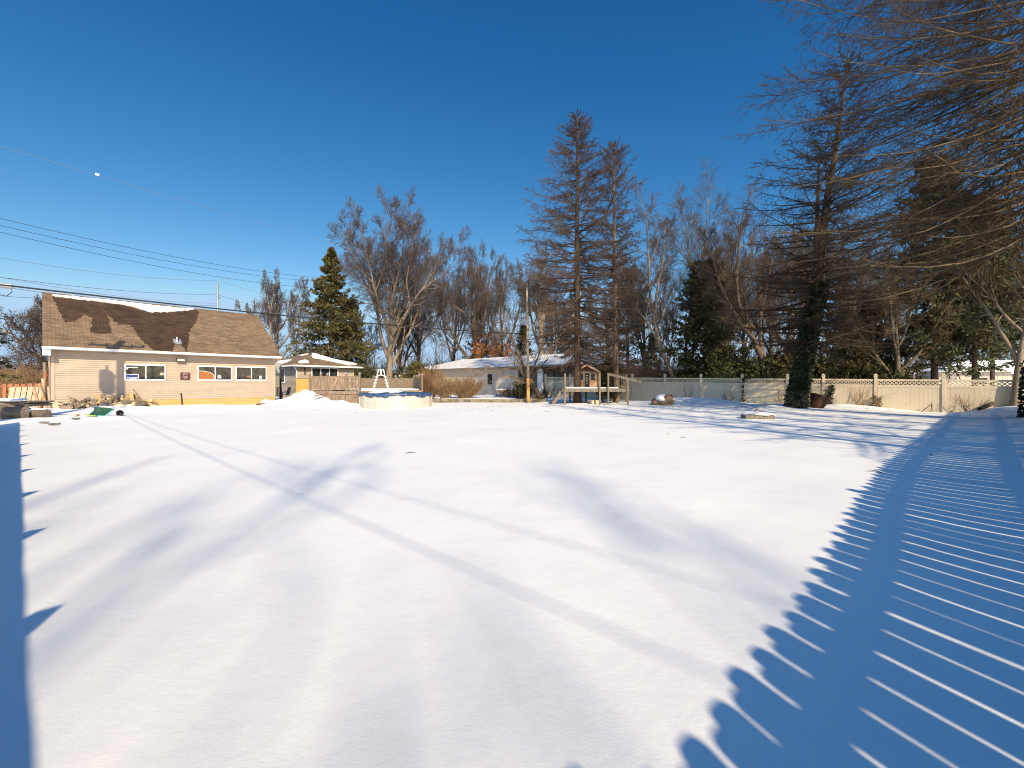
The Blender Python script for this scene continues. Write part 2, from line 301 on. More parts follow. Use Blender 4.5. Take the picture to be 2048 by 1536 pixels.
# ------------------------------------------------------------------ plants
def norm(a): return a/np.maximum(np.linalg.norm(a,axis=-1,keepdims=True),1e-9)
def tubes(P, Rr, m):
    """n polylines of K points -> verts, quads"""
    n,K,_=P.shape
    T=norm(np.gradient(P,axis=1)); mean=norm(P[:,-1]-P[:,0])
    ref=np.where((np.abs(mean[:,2:3])>.85),np.array([[1.,0,0]]),np.array([[0,0,1.]]))[:,None,:]
    a=norm(np.cross(T,np.broadcast_to(ref,T.shape))); b=np.cross(a,T)
    an=2*np.pi*np.arange(m)/m
    ring=P[:,:,None,:]+Rr[:,:,None,None]*(a[:,:,None,:]*np.cos(an)[None,None,:,None]+b[:,:,None,:]*np.sin(an)[None,None,:,None])
    V=ring.reshape(-1,3)
    base=(np.arange(n)[:,None,None]*K+np.arange(K-1)[None,:,None])*m
    i=np.arange(m)[None,None,:]; j=(i+1)%m
    F=np.stack([base+i,base+j,base+m+j,base+m+i],-1).reshape(-1,4)
    return V,F
def join(parts):
    Vs=[];Fs=[];o=0
    for V,F in parts:
        Vs.append(V);Fs.append(F+o);o+=len(V)
    return np.concatenate(Vs),np.concatenate(Fs)
def plen(P): return np.linalg.norm(np.diff(P,axis=1),axis=2).sum(1)
def sample(P,Rr,idx,t):
    K=P.shape[1]; u=np.clip(t,0,.9999)*(K-1); k=u.astype(int); f=(u-k)[:,None]
    p=P[idx,k]*(1-f)+P[idx,k+1]*f; r=Rr[idx,k]*(1-f[:,0])+Rr[idx,k+1]*f[:,0]
    T=norm(P[idx,k+1]-P[idx,k]); return p,r,T
def spawn(g,P,Rr,n,t0=.2,t1=1.,a0=30,a1=55,lf=.45,K=5,up=.05,wig=.12,rf=.6,taper=.55,rmin=.007,flat=0,L=None,end=.35,tip=True):
    """n side shoots on each polyline"""
    N=len(P); idx=np.repeat(np.arange(N),n); j=np.tile(np.arange(n),N); n_=len(idx)
    t=t0+(t1-t0)*(j+g.random(n_))/n
    if tip: t[j==n-1]=.97
    p,r,T=sample(P,Rr,idx,t)
    ref=np.where(np.abs(T[:,2:3])>.9,np.array([[1.,0,0]]),np.array([[0,0,1.]]))
    s=norm(np.cross(T,ref)); u=np.cross(s,T)
    az=j*2.4+np.repeat(g.random(N)*6.28,n)+g.normal(0,.5,n_)
    if flat: az=np.where(j%2==0,0,np.pi)+g.normal(0,flat,n_)
    ang=np.radians(a0+(a1-a0)*g.random(n_))
    if tip: ang[j==n-1]*=.3
    d=T*np.cos(ang)[:,None]+(s*np.cos(az)[:,None]+u*np.sin(az)[:,None])*np.sin(ang)[:,None]
    l=(plen(P)[idx] if L is None else np.full(n_,L))*lf*(1-taper*(t-t0)/max(t1-t0,1e-6))*(.65+.6*g.random(n_))
    Q=np.empty((n_,K,3)); Q[:,0]=p
    for k in range(1,K):
        d=norm(d+g.normal(0,wig,(n_,3))+np.array([0,0,up])); Q[:,k]=Q[:,k-1]+d*(l/(K-1))[:,None]
    r0=np.maximum(r*rf*(.8+.3*g.random(n_)),rmin)
    R2=r0[:,None]*(1-(1-end)*np.linspace(0,1,K)[None,:]); R2=np.maximum(R2,rmin*.6)
    return Q,R2
def curve_pts(ctrl,K):
    c=np.array(ctrl,float); u=np.linspace(0,len(c)-1,K); out=[]
    for q in u:
        k=min(int(q),len(c)-2); f=q-k
        p0=c[max(k-1,0)];p1=c[k];p2=c[k+1];p3=c[min(k+2,len(c)-1)]
        out.append(.5*((2*p1)+(-p0+p2)*f+(2*p0-5*p1+4*p2-p3)*f*f+(-p0+3*p1-3*p2+p3)*f**3))
    return np.array(out)
def fit(levels, h, spread, name=''):
    allp=np.concatenate([l[0].reshape(-1,3) for l in levels]); zs=h/allp[:,2].max()
    rad=np.percentile(np.hypot(allp[:,0],allp[:,1]),97); xs=spread/rad
    return [(l[0]*np.array([xs,xs,zs]),l[1]) for l in levels]

def bare_tree(name,label,base,h,spread,seed,cat='tree',group=None,bark='bark',twig='twig',r0=.3,fork=.3,leaders=5,tilt=(14,34),n1=9,n2=8,n3=6,n4=3,lean=(0,0),stems=None,droop=0.0,rz=0,rmin=.009,up1=.05,scale=True,a_lf=.36,a_t0=.22):
    g=np.random.default_rng(seed)
    root=thing(name,label,cat,base,rz,group)
    lv=[]
    LF=min(1.0,.62+.9*spread/h)
    if stems is None:
        zf=h*fork
        K=11; tr=[np.array([0,0,-.3])]; dd=np.array([g.normal(0,.04),g.normal(0,.04),1.])
        for k in range(1,K):
            dd=norm(dd+g.normal(0,.05,3)+np.array([0,0,.04])); tr.append(tr[-1]+dd*(h*.80+.3)/(K-1))
        tr=np.array(tr)[None]; rr=np.maximum(r0*(1-np.linspace(0,1,K))**.8,.02)[None]; rr[0,0]*=1.3
        lead=[];lr=[]
        az0=g.random()*6.28
        for i in range(leaders):
            f=fork+(i/leaders)*.42; p0,r_,_=sample(tr,rr,np.array([0]),np.array([f])); p0=p0[0]
            az=az0+i*2.4+g.normal(0,.3); ti=np.radians(tilt[0]+(tilt[1]-tilt[0])*(.35+.65*g.random()))
            L=(h-p0[2])*(.90+.22*g.random())*LF; Kl=10; q=[p0]
            d=np.array([np.sin(ti)*np.cos(az),np.sin(ti)*np.sin(az),np.cos(ti)])
            for k in range(1,Kl):
                d=norm(d+g.normal(0,.11,3)+np.array([0,0,.045 if k<6 else -.0])); q.append(q[-1]+d*L/(Kl-1))
            lead.append(q); lr.append(np.linspace(float(r_[0])*(.55+.2*g.random()),.022,Kl))
        top=sample(tr,rr,np.zeros(10,int),np.linspace(.55,.999,10)); lead.append(top[0]); lr.append(top[1])
        trunks=[(tr,rr),(np.array(lead),np.array(lr))]
        P,Q=np.array(lead),np.array(lr)
    else:
        P=np.array([curve_pts(c,10) for c,_,_ in stems]); Q=np.array([np.linspace(a,b,10) for _,a,b in stems]); trunks=[(P,Q)]; tr=None
    A=spawn(g,P,Q,n1,a_t0,1,30,62,a_lf,7,up1,.12,.62,.5,.022)
    B=spawn(g,A[0],A[1],n2,.12,1,25,55,.52,6,.02-droop,.13,.62,.5,.017)
    D=spawn(g,B[0],B[1],n3,.12,1,25,55,.66,4,-.01-droop,.13,.62,.45,rmin*1.0)
    E=spawn(g,D[0],D[1],n4,.15,1,20,50,.9,3,-.03-droop*1.5,.12,.7,.4,rmin*.7)
    levels=trunks+[A,B,D,E]
    if scale: levels=fit(levels,h,spread,name=label)
    nt=len(trunks)
    np_mesh('trunk',*join([tubes(p,r,8) for p,r in levels[:nt]]+[tubes(*levels[nt],6)]),M[bark],root)
    np_mesh('crown',*join([tubes(*levels[nt+1],4),tubes(*levels[nt+2],3),tubes(*levels[nt+3],3)]),M[twig],root)
    return root

def prof_spruce(t):      # branch length along the stem, 0 = foot, 1 = tip
    return np.clip((1-t)**.8,0,1)*np.clip(.45+t*2.2,0,1)+.02
def ip(*pts):
    xs=[p[0] for p in pts]; ys=[p[1] for p in pts]
    return lambda t: np.interp(t,xs,ys)
def conifer(name,label,base,h,spread,seed,cat='tree',group=None,bark='barkdark',twig='twigrust',r0=.28,nb=150,t0=.1,t1=.99,lo=-18,hi=35,n2=14,n3=5,stem=None,needles=None,nn=0,nl=.22,nw=.05,prof=prof_spruce,
            sag=.0,upturn=.06,rz=0,rmin=.008,bare=.0,sub_l=.34,k2=.0,flat=.55,side=None,twigr=.006,lim=None,br=.24,whorl=0,twig2=None,lmin=.62,lvar=.5,sidep=.65,sidew=.75):
    g=np.random.default_rng(seed)
    root=thing(name,label,cat,base,rz,group)
    if stem is None: stem=[(0,0,-.3),(g.normal(0,.04),g.normal(0,.04),h*.5),(0,0,h)]
    st=curve_pts(stem,24)[None]; tt=np.linspace(0,1,24); sr=(r0*(1-tt)**.85+.02)[None]; sr[0,0]*=1.4; sr[0,1]*=1.1
    t=t0+(t1-t0)*(np.arange(nb)+g.random(nb)*.9)/nb
    if whorl: t=np.clip(np.round(t*whorl)/whorl+g.normal(0,.006,nb),t0,.995)
    if lim is not None: t=t[(t>lim[0])&(t<lim[1])]
    nb=len(t)
    p,r,T=sample(st,sr,np.zeros(nb,int),t)
    az=np.arange(nb)*2.39996+g.normal(0,.35,nb)
    if side is not None: az=np.where(g.random(nb)<sidep,side+g.normal(0,sidew,nb),az)
    el=np.radians(lo+(hi-lo)*t**1.2+g.normal(0,6,nb))
    L=spread*prof(t)*(lmin+lvar*g.random(nb)); L=np.maximum(L,.06)
    K=8; Q=np.empty((nb,K,3)); Q[:,0]=p
    d=np.stack([np.cos(el)*np.cos(az),np.cos(el)*np.sin(az),np.sin(el)],1)
    for k in range(1,K):
        f=k/(K-1); d=norm(d+g.normal(0,.05,(nb,3))+np.array([0,0,1])*(-sag*(1-f)+upturn*f)); Q[:,k]=Q[:,k-1]+d*(L/(K-1))[:,None]
    R2=np.maximum((r*br)[:,None]*np.minimum(1,L/spread*1.5)[:,None],.012)*(1-.8*np.linspace(0,1,K))[None,:]; R2=np.maximum(R2,.007)
    A=(Q,R2)
    B=spawn(g,*A,n2,.15+bare,1,35,65,sub_l,5,-.03-k2,.09,.5,.5,rmin,flat=flat)
    lv=[tubes(*A,4),tubes(*B,3)]
    if n3:
        D=spawn(g,*B,n3,.1,1,35,70,.42,3,-.02-k2,.12,.6,.4,twigr); lv.append(tubes(*D,3))
    np_mesh('trunk',*tubes(st,sr,10),M[bark],root)
    if twig2 is None: np_mesh('branches',*join(lv),M[twig],root)
    else: np_mesh('branches',*lv[0],M[twig],root); np_mesh('twigs',*join(lv[1:]),M[twig2],root)
    if needles:
        src=B if n3 else B
        P,Rr=src; idx=np.repeat(np.arange(len(P)),nn); u=g.random(len(idx)); q,_,T=sample(P,Rr,idx,u); T=T+np.array([0,0,-.25])
        leaf_cards(g,'needles',q,T,nl,nw,M[needles],root)
    return root
def leaf_cards(g,name,q,T,nl,nw,m,root,jit=.7):
    n=len(q); d=norm(T+g.normal(0,jit,(n,3))); s=norm(np.cross(d,g.normal(0,1,(n,3)))); l=nl*(.6+.8*g.random((n,1))); w=nw*(.6+.8*g.random((n,1)))
    V=np.stack([q-s*w*.3,q+d*l*.5-s*w,q+d*l,q+d*l*.5+s*w],1).reshape(-1,3)
    F=(np.arange(n)[:,None]*4+np.arange(4)[None]); return np_mesh(name,V,F,m,root,smooth=False)
def bush(name,label,base,h,spread,seed,n=70,mat1='bushstem',cat='bush',group=None,n2=7,n3=3,foot=.35,fan=55,r=.016,rmin=.006,up=.04,flatx=1.0,part='stems'):
    g=np.random.default_rng(seed); root=thing(name,label,cat,base,0,group)
    K=7; az=g.random(n)*6.283; el=np.radians(fan)*np.sqrt(g.random(n)); d=np.stack([np.sin(el)*np.cos(az),np.sin(el)*np.sin(az),np.cos(el)],1)
    P=np.empty((n,K,3)); rr=foot*np.sqrt(g.random(n)); P[:,0]=np.stack([rr*np.cos(az)*flatx,rr*np.sin(az),-.1*np.ones(n)],1); L=h*(.75+.4*g.random(n))
    for k in range(1,K):
        d=norm(d+g.normal(0,.09,(n,3))+np.array([0,0,up])); P[:,k]=P[:,k-1]+d*(L/(K-1))[:,None]
    Rr=np.linspace(r,r*.4,K)[None]*(.7+.6*g.random((n,1)))
    B=spawn(g,P,Rr,n2,.2,1,20,50,.35,4,.06,.1,.6,.4,rmin); D=spawn(g,*B,n3,.2,1,20,50,.5,3,.04,.1,.7,.4,rmin)
    lv=fit([(P,Rr),B,D],h,spread); lv=[(p*np.array([flatx,1,1]),q) for p,q in lv]
    np_mesh(part,*join([tubes(*lv[0],4),tubes(*lv[1],3),tubes(*lv[2],3)]),M[mat1],root); return root
def evergreen_bush(name,label,base,h,spread,seed,m='needledark',n=9000,cat='bush',group=None,tw='twigdark',nl=.14,nw=.035,cone=0.0):
    g=np.random.default_rng(seed); root=thing(name,label,cat,base,0,group)
    K=5; ns=90; az=g.random(ns)*6.283; t=g.random(ns)
    P=np.empty((ns,K,3)); P[:,0]=np.stack([0*az,0*az,t*h*.75],1); wid=spread*((1-cone*t)*(np.clip(1.15-t**3,0,1)))
    end=np.stack([wid*np.cos(az),wid*np.sin(az),np.minimum(h,t*h*.8+.22*h+g.normal(0,.05*h,ns))],1)
    for k in range(1,K):
        f=k/(K-1); P[:,k]=P[:,0]*(1-f)+end*f+g.normal(0,.03*spread,(ns,3))
    Rr=np.linspace(.02,.006,K)[None]*np.ones((ns,1))
    B=spawn(g,P,Rr,10,.2,1,30,70,.42,4,.04,.12,.6,.3,.005)
    np_mesh('stems',*join([tubes(P,Rr,4),tubes(*B,3)]),M[tw],root)
    idx=g.integers(0,len(B[0]),n); q,_,T=sample(*B,idx,g.random(n)); q=q[:]; q[:,2]=np.maximum(q[:,2],.02)
    leaf_cards(g,'foliage',q,T,nl,nw,M[m],root); return root
# ------------------------------------------------------------------ camera, sky, sun
cam=bpy.data.cameras.new('camera'); co=bpy.data.objects.new('camera',cam); C.objects.link(co); S.camera=co
cam.sensor_width=36; cam.lens=36*FPX/2048; co.location=(0,0,EYE); co.rotation_euler=(R(90),0,0); cam.clip_start=.05; cam.clip_end=2000
w=bpy.data.worlds.new('World'); S.world=w; w.use_nodes=True; N=w.node_tree.nodes; L=w.node_tree.links
sky=N.new('ShaderNodeTexSky'); sky.sky_type='NISHITA'; sky.sun_disc=False; sky.sun_elevation=SUN_E; sky.sun_rotation=math.atan2(SUN_H.x,SUN_H.y)
sky.air_density=SKY_AIR; sky.dust_density=SKY_DUST; sky.ozone_density=SKY_OZ; sky.altitude=200
sp_=N.new('ShaderNodeSeparateColor'); cb_=N.new('ShaderNodeCombineColor'); L.new(sky.outputs[0],sp_.inputs[0])
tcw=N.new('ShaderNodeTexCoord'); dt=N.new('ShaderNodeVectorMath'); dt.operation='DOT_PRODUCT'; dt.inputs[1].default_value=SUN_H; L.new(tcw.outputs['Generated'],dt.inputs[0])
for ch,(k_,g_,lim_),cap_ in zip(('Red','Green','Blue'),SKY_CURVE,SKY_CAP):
    gl=N.new('ShaderNodeMapRange'); gl.inputs['From Min'].default_value=-.1; gl.inputs['From Max'].default_value=.9; gl.inputs['To Min'].default_value=1; gl.inputs['To Max'].default_value={'Red':3.3,'Green':2.55,'Blue':2.2}[ch]; L.new(dt.outputs['Value'],gl.inputs['Value'])   # extra warm glow added to the unseen sunward sky to lift the shadows          # deep polarised winter blue
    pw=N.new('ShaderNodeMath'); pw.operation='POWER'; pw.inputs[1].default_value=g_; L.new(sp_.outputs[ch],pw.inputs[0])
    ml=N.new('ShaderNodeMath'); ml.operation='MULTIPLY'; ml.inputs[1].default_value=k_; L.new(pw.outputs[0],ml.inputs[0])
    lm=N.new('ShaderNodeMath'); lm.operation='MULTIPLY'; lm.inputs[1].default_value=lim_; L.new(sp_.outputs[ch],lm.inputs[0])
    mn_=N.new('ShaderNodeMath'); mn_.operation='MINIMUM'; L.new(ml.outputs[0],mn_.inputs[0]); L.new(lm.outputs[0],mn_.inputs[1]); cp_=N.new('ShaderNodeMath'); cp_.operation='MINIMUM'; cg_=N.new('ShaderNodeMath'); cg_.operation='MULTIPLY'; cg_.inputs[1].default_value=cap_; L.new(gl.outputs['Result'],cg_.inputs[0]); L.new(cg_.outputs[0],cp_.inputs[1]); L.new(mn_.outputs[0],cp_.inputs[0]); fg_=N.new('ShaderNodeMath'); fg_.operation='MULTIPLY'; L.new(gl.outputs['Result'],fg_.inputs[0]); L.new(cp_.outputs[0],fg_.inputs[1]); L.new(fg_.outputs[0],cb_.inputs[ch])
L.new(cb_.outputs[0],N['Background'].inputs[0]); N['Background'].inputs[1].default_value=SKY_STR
sl=bpy.data.lights.new('sun','SUN'); sl.energy=SUN_STR; sl.angle=R(.53); sl.color=SUN_COL
so=bpy.data.objects.new('sun',sl); C.objects.link(so); so.rotation_euler=SUN.to_track_quat('Z','Y').to_euler(); so.location=(20,-30,40)
S.view_settings.view_transform='Standard'; S.view_settings.look='None'; S.view_settings.exposure=EXPOSE; S.view_settings.gamma=1
S.render.engine='CYCLES'; S.cycles.pixel_filter_type='BLACKMAN_HARRIS'; S.cycles.filter_width=1.05; S.cycles.max_bounces=6; S.cycles.diffuse_bounces=3; S.cycles.glossy_bounces=3; S.cycles.transparent_max_bounces=4

# ------------------------------------------------------------------ ground
def axis(c,k,n,a,b):
    u0=math.asinh((a-c)/k); u1=math.asinh((b-c)/k); return c+k*np.sinh(np.linspace(u0,u1,n))
gx=axis(0,7,470,-600,600); gy=axis(10,9,520,-120,900)
X,Y=np.meshgrid(gx,gy); Z=gz(X,Y)
nx,ny=len(gx),len(gy); i=(np.arange(ny-1)[:,None]*nx+np.arange(nx-1)[None]).reshape(-1)
gr=np_mesh('snow_ground',np.stack([X,Y,Z],-1).reshape(-1,3),np.stack([i,i+1,i+nx+1,i+nx],1),SNOW)
tag(gr,'smooth snow covering the wide back yard','ground',kind='structure')

# ------------------------------------------------------------------ helpers on planes
def hit(px,py,p0,n):
    d=Vector(((px-CX)/FPX,1,(CY-py)/FPX)); o=Vector((0,0,EYE)); n=Vector(n); return o+d*((Vector(p0)-o).dot(n)/d.dot(n))
def patch(name,pxs,p0,n,th,m,parent,lift=.006,wob=0,seed=0):
    n=Vector(n).normalized(); inv=mtx(parent).inverted(); pts=[hit(x,y,p0,n) for x,y in pxs]
    if wob:
        rg=random.Random(seed); out=[]
        for a,b in zip(pts,pts[1:]+pts[:1]):
            k=max(1,int((b-a).length/.13)); dirn=(b-a).cross(n).normalized()
            for q in range(k): out.append(a.lerp(b,q/k)+dirn*rg.uniform(-wob,wob))
        pts=out
    mb=MB(); rot=inv.to_3x3()
    mb.prism([inv@(p+n*lift) for p in pts], rot@(n*th)); return mb.build(name,m,parent)
def lap(mb,p0,p1,z0,z1,out,c=.104,step=.031):
    """lapped siding from p0 to p1 (xy), facing out"""
    p0=Vector((*p0,0)); p1=Vector((*p1,0)); o=Vector((*out,0)).normalized(); n=max(1,round((z1-z0)/c)); c=(z1-z0)/n
    for k in range(n):
        a=z0+k*c; b=a+c; vs=[]
        for p in (p0,p1):
            vs += [p+o*step+Vector((0,0,a)), p+o*.002+Vector((0,0,b)), p+Vector((0,0,a))]
        mb.add([vs[0],vs[3],vs[4],vs[1]],[(0,1,2,3)]); mb.add([vs[2],vs[5],vs[3],vs[0]],[(0,1,2,3)])
def window(root,x0,x1,z0,z1,y,n=2,fw=.06,gm_='glass',dy=.03,sill=False,axis='x'):
    """frame with n panes standing on the plane y (facing -y); axis 'y' puts it on the plane x=y facing -x"""
    def P(mb,a0,a1,b0,b1,c0,c1):
        if axis=='x': mb.box(a0,a1,b0,b1,c0,c1)
        else: mb.box(b0,b1,a0,a1,c0,c1)
    mb=MB(); P(mb,x0,x1,y-dy,y,z1-fw,z1); P(mb,x0,x1,y-dy,y,z0,z0+fw); P(mb,x0,x0+fw,y-dy,y,z0+fw,z1-fw); P(mb,x1-fw,x1,y-dy,y,z0+fw,z1-fw)
    wd=(x1-x0-2*fw-(n-1)*fw*.7)/n
    for k in range(1,n): a=x0+fw+k*wd+(k-1)*fw*.7; P(mb,a,a+fw*.7,y-dy*.8,y,z0+fw,z1-fw)
    f=mb.build('window',M['trimwhite'],root)
    panes=[]
    for k in range(n):
        a=x0+fw+k*(wd+fw*.7); g=MB(); P(g,a,a+wd,y-dy*.45,y-.002,z0+fw,z1-fw); panes.append((a,a+wd,g.build('pane',M[gm_] if isinstance(gm_,str) else M[gm_[k]],f)))
    return f,panes

# ------------------------------------------------------------------ tan garage at the left
HA=math.atan2(.743,.669)
garage=thing('garage','long tan sided garage with a steep brown shingle roof and three windows','garage',(-21.73,20.08,0),HA)
G=mtx(garage); Gi=G.inverted(); Gn=G.to_3x3()@Vector((0,-1,0)); Go=G@Vector((0,0,0))
def gw(px,py): return Gi@hit(px,py,Go,Gn)
GL,GD=9.72,7.64
mb=MB(); lap(mb,(0,0),(GL,0),.47,2.95,(0,-1)); lap(mb,(0,GD),(0,0),.47,2.95,(-1,0)); mb.box(.0,GL,.002,GD,.05,2.98)
mb.prism([(0,0.002,2.98),(0,GD,2.98),(0,GD/2,5.72)],(GL,0,0))
mb.build('wall',M['siding'],garage)
for q in ((-.032,.10),(GL-.10,GL+.02)): mb=MB(); mb.box(q[0],q[1],-.044,.0,.47,2.95); mb.build('corner_trim',M['trimtan'],garage)
mb=MB(); mb.box(-.044,-.0,.001,.10,.47,2.95); mb.build('corner_trim',M['trimtan'],garage)
mb=MB(); mb.box(.0,2.4,-.008,.001,-.3,.466); mb.box(-.01,.0,-.008,GD,-.3,.466); mb.build('foundation',M['concrete'],garage)
mb=MB(); mb.box(2.402,GL,-.011,.001,.26,.464); mb.box(2.402,GL,-.014,.001,-.3,.256); mb.build('base_board',M['lumber'],garage)
# roof
SL=(6.12-3.03)/4.36
rx0,rx1=-.29,9.93; roofn=(G.to_3x3()@Vector((0,-SL,1))).normalized(); roofp=G@Vector((0,-.54,3.05))
mb=MB(); e,zE,yR=-.54,3.05,3.82
mb.prism([(rx0,e,zE),(rx0,yR,zE+SL*4.36),(rx0,GD+.54,zE),(rx0,GD+.54,zE-.09),(rx0,yR,zE+SL*4.36-.11),(rx0,e,zE-.09)],(rx1-rx0,0,0))
roof=mb.build('roof',M['shingle'],garage)
mb=MB()
for k in range(34): x=rx0+k*(rx1-rx0)/34; mb.prism([(x,yR-.15,zE+SL*4.36-.095),(x,yR,zE+SL*4.36+.022),(x,yR+.15,zE+SL*4.36-.095)],((rx1-rx0)/34-.008,0,0))
mb.build('ridge_cap',M['shingle'],roof)
mb=MB(); mb.box(rx0,rx1,e-.11,e+.01,zE-.125,zE-.015); mb.box(rx0-.02,rx0-.002,e,e+.09,zE-.12,zE)
mb.build('gutter',M['trimwhite'],garage,bevel=.01)
mb=MB(); mb.box(rx0,rx1,e+.012,-.028,zE-.135,zE-.115); mb.build('soffit',M['trimwhite'],garage)
mb=MB(); mb.box(rx0,-.03,e+.02,-.03,zE-.36,zE-.14); mb.box(rx0-.012,-.03,e+.005,-.03,zE-.42,zE-.362); mb.build('eave_return',M['trimwhite'],garage)
mb=MB(); mb.tube([(-.07,-.46,2.92),(-.07,-.40,2.85),(-.07,-.09,2.66),(-.07,-.06,2.55),(-.07,-.06,.35),(-.07,-.25,.2)],.04,6); mb.build('downspout',M['trimtan'],garage)
# stains and snow left on the shingles
wet=[(103,592),(128,640),(131,645),(155,640),(168,628),(186,636),(180,664),(205,668),(222,665),(217,645),(216,630),(236,648),(262,650),(278,672),(288,686),(308,700),(345,703),(348,690),(356,684),(363,690),(374,703),(377,684),(379,660),(392,645),(398,624),(392,616),(340,622),(290,621),(250,610),(180,598)]
patch('wet_patch',wet,roofp,roofn,.003,M['shingle_wet'],roof,.004,.05,3)
snw=[(104,589.5),(140,592.5),(190,598.2),(250,604.6),(300,610.2),(350,615.4),(388,618.5),(376,621),(340,624),(300,624.5),(288,620),(275,615),(250,610),(205,604),(150,598),(112,593)]
patch('roof_snow',snw,roofp,roofn,.06,M['snowroof'],roof,.0,.045,5)
v=Gi@hit(354,683,roofp,roofn)
mb=MB(); mb.box(v.x-.17,v.x+.2,v.y-.16,v.y+.2,v.z-.16,v.z-.13); mb.prism([(v.x-.16,v.y-.16,v.z-.11),(v.x+.2,v.y-.16,v.z-.11),(v.x+.2,v.y+.2,v.z+.15),(v.x-.16,v.y+.2,v.z+.15)],(0,0,.015)); mb.cyl(v.x,v.y,v.z-.1,v.z+.26,.05,10); mb.build('vent_pipe',M['galv'],roof)
# windows
wins=[]
for (xa,xb,ya,yb) in ((248,332,728,760.6),(394.3,464,731,761),(469.8,533.3,732.3,760.8)):
    a=gw(xa,(ya+yb)/2); b=gw(xb,(ya+yb)/2); t=gw((xa+xb)/2,ya+ .3); l=gw((xa+xb)/2,yb)
    wins.append(window(garage,a.x,b.x,l.z,t.z,-.036,2,.068,dy=.03))
# floodlight, outlet
p=gw(360,719.5); mb=MB(); mb.box(p.x-.20,p.x+.20,-.25,-.15,p.z-.10,p.z+.09); mb.box(p.x-.05,p.x+.05,-.16,-.0,p.z-.0,p.z+.06); fl=mb.build('flood_light',M['black'],garage,bevel=.012)
mb=MB(); mb.box(p.x-.165,p.x+.165,-.258,-.251,p.z-.075,p.z+.065); mb.build('lens',M['ironlamp'],fl)
p=gw(316,781); mb=MB(); mb.box(p.x-.07,p.x+.07,-.06,-.014,p.z-.06,p.z+.06); mb.build('outlet_box',M['trimtan'],garage,bevel=.01)
# things on the garage
p=gw(370,751.6); pl=thing('wall_plaque','small square maroon plaque with a pale emblem on the tan siding','plaque',G@Vector((p.x,-.038,p.z)),HA)
mb=MB(); mb.box(-.22,.22,-.03,0,-.20,.20); mb.build('board',M['plaque'],pl,bevel=.01)
mb=MB()
for r_,a0,a1,cx,cz in ((.085,20,320,0,.06),(.06,-150,150,.0,-.08),(.13,200,340,0,.02)):
    mb.tube([(cx+r_*math.cos(R(a)),-.033,cz+r_*math.sin(R(a))) for a in range(a0,a1+1,20)],.014,5)
for dx in (-.1,-.03,.04,.11): mb.box(dx-.022,dx+.022,-.036,-.03,.09,.13)
mb.build('emblem',M['plaquepale'],pl)
# campaign sign in the left pane of the first window
f,(pa,pb)=wins[0]; a=gw(252.5,747.5); b=gw(277,758.5); yg=-.054
sg=thing('window_sign','blue rectangular sign with white capitals in the corner of a garage window','sign',G@Vector((pa[0]+.012,yg,b.z)),HA)
sw=b.x-pa[0]-.012; shh=a.z-b.z
mb=MB(); mb.box(0,sw,-.006,0,0,shh); mb.build('border',M['signwhite'],sg)
mb=MB(); mb.box(0.0,sw-.03,-.009,-.0065,0,shh-.03); mb.build('face',M['signblue'],sg)
def lettering(txt,h,width,mt,parent,loc):
    cu=bpy.data.curves.new('lettering','FONT'); cu.body=txt; cu.size=1; cu.extrude=.0; cu.offset=.018
    o=bpy.data.objects.new('lettering_source',cu); C.objects.link(o); dg=bpy.context.evaluated_depsgraph_get()
    me=bpy.data.meshes.new_from_object(o.evaluated_get(dg)); bpy.data.objects.remove(o)
    co_=np.array([v.co for v in me.vertices]); mn=co_.min(0); mxx=co_.max(0); sc=(width/(mxx[0]-mn[0]),h/(mxx[1]-mn[1]))
    for v in me.vertices: v.co=((v.co.x-mn[0])*sc[0],0,(v.co.y-mn[1])*sc[1])
    me.materials.append(mt); q=bpy.data.objects.new('lettering',me); C.objects.link(q); q.parent=parent; q.location=loc; return q
lettering('TRUMP',shh*.30,sw-.07,M['signwhite'],sg,(.02,-.0105,shh*.13))
mb=MB(); z=pa[2]; tz=gw(262,734.3).z
st=thing('window_sticker','thin white sticker strip at the top of a garage window pane','sticker',G@Vector((pa[0]+.012,yg,tz)),HA)
mb.box(0,.46,-.003,0,-.025,.02); mb.box(.01,.07,-.003,0,-.11,-.035); mb.build('strip',M['signwhite'],st)
f,(pa,pb)=wins[1]; ob=thing('leaning_board','orange wooden board with a pale curved rim leaning behind a window','board',G@Vector((pa[0]+.01,-.054,gw(400,758.5).z)),HA)
wd=pa[1]-pa[0]-.02; prof=[(0,0),(wd*.96,0),(wd*.97,.12),(wd*.93,.27),(wd*.83,.36),(wd*.6,.43),(wd*.3,.48),(0,.50)]
mb=MB(); mb.prism([(x,0,z_) for x,z_ in prof],(0,-.006,0)); mb.build('board',M['orangeboard'],ob)
mb=MB(); mb.tube([(x,-.008,z_) for x,z_ in prof[1:]],.014,5); mb.build('rim',M['plastic'],ob)
for k,(wi,pi,fx,zz,ww,hh,mn,lab) in enumerate(((1,1,.10,.03,.2,.22,'galv','grey object on the sill behind the middle window'),(2,0,.68,.10,.22,.12,'orangeboard','orange rounded object behind the last garage window'),(2,1,.52,.04,.13,.18,'signwhite','small white card standing in the last garage window'),(0,1,.72,.22,.22,.14,'palletwood','pale paper corner stuck in the first window'))):
    f,ps=wins[wi]; q=ps[pi]; z0=(gw(300,757.8) if wi==0 else gw(500,757.8)).z
    t=thing(('sill_object','rounded_box','window_card','paper_corner')[k],lab,('object','box','card','paper')[k],G@Vector((q[0]+(q[1]-q[0])*fx,-.054,z0+zz)),HA)
    mb=MB(); mb.prism([(0,0,0),(ww,0,0),(ww*.95,0,hh*.7),(ww*.6,0,hh),(ww*.1,0,hh*.9)],(0,-.005,0)); mb.build('face',M[mn],t)

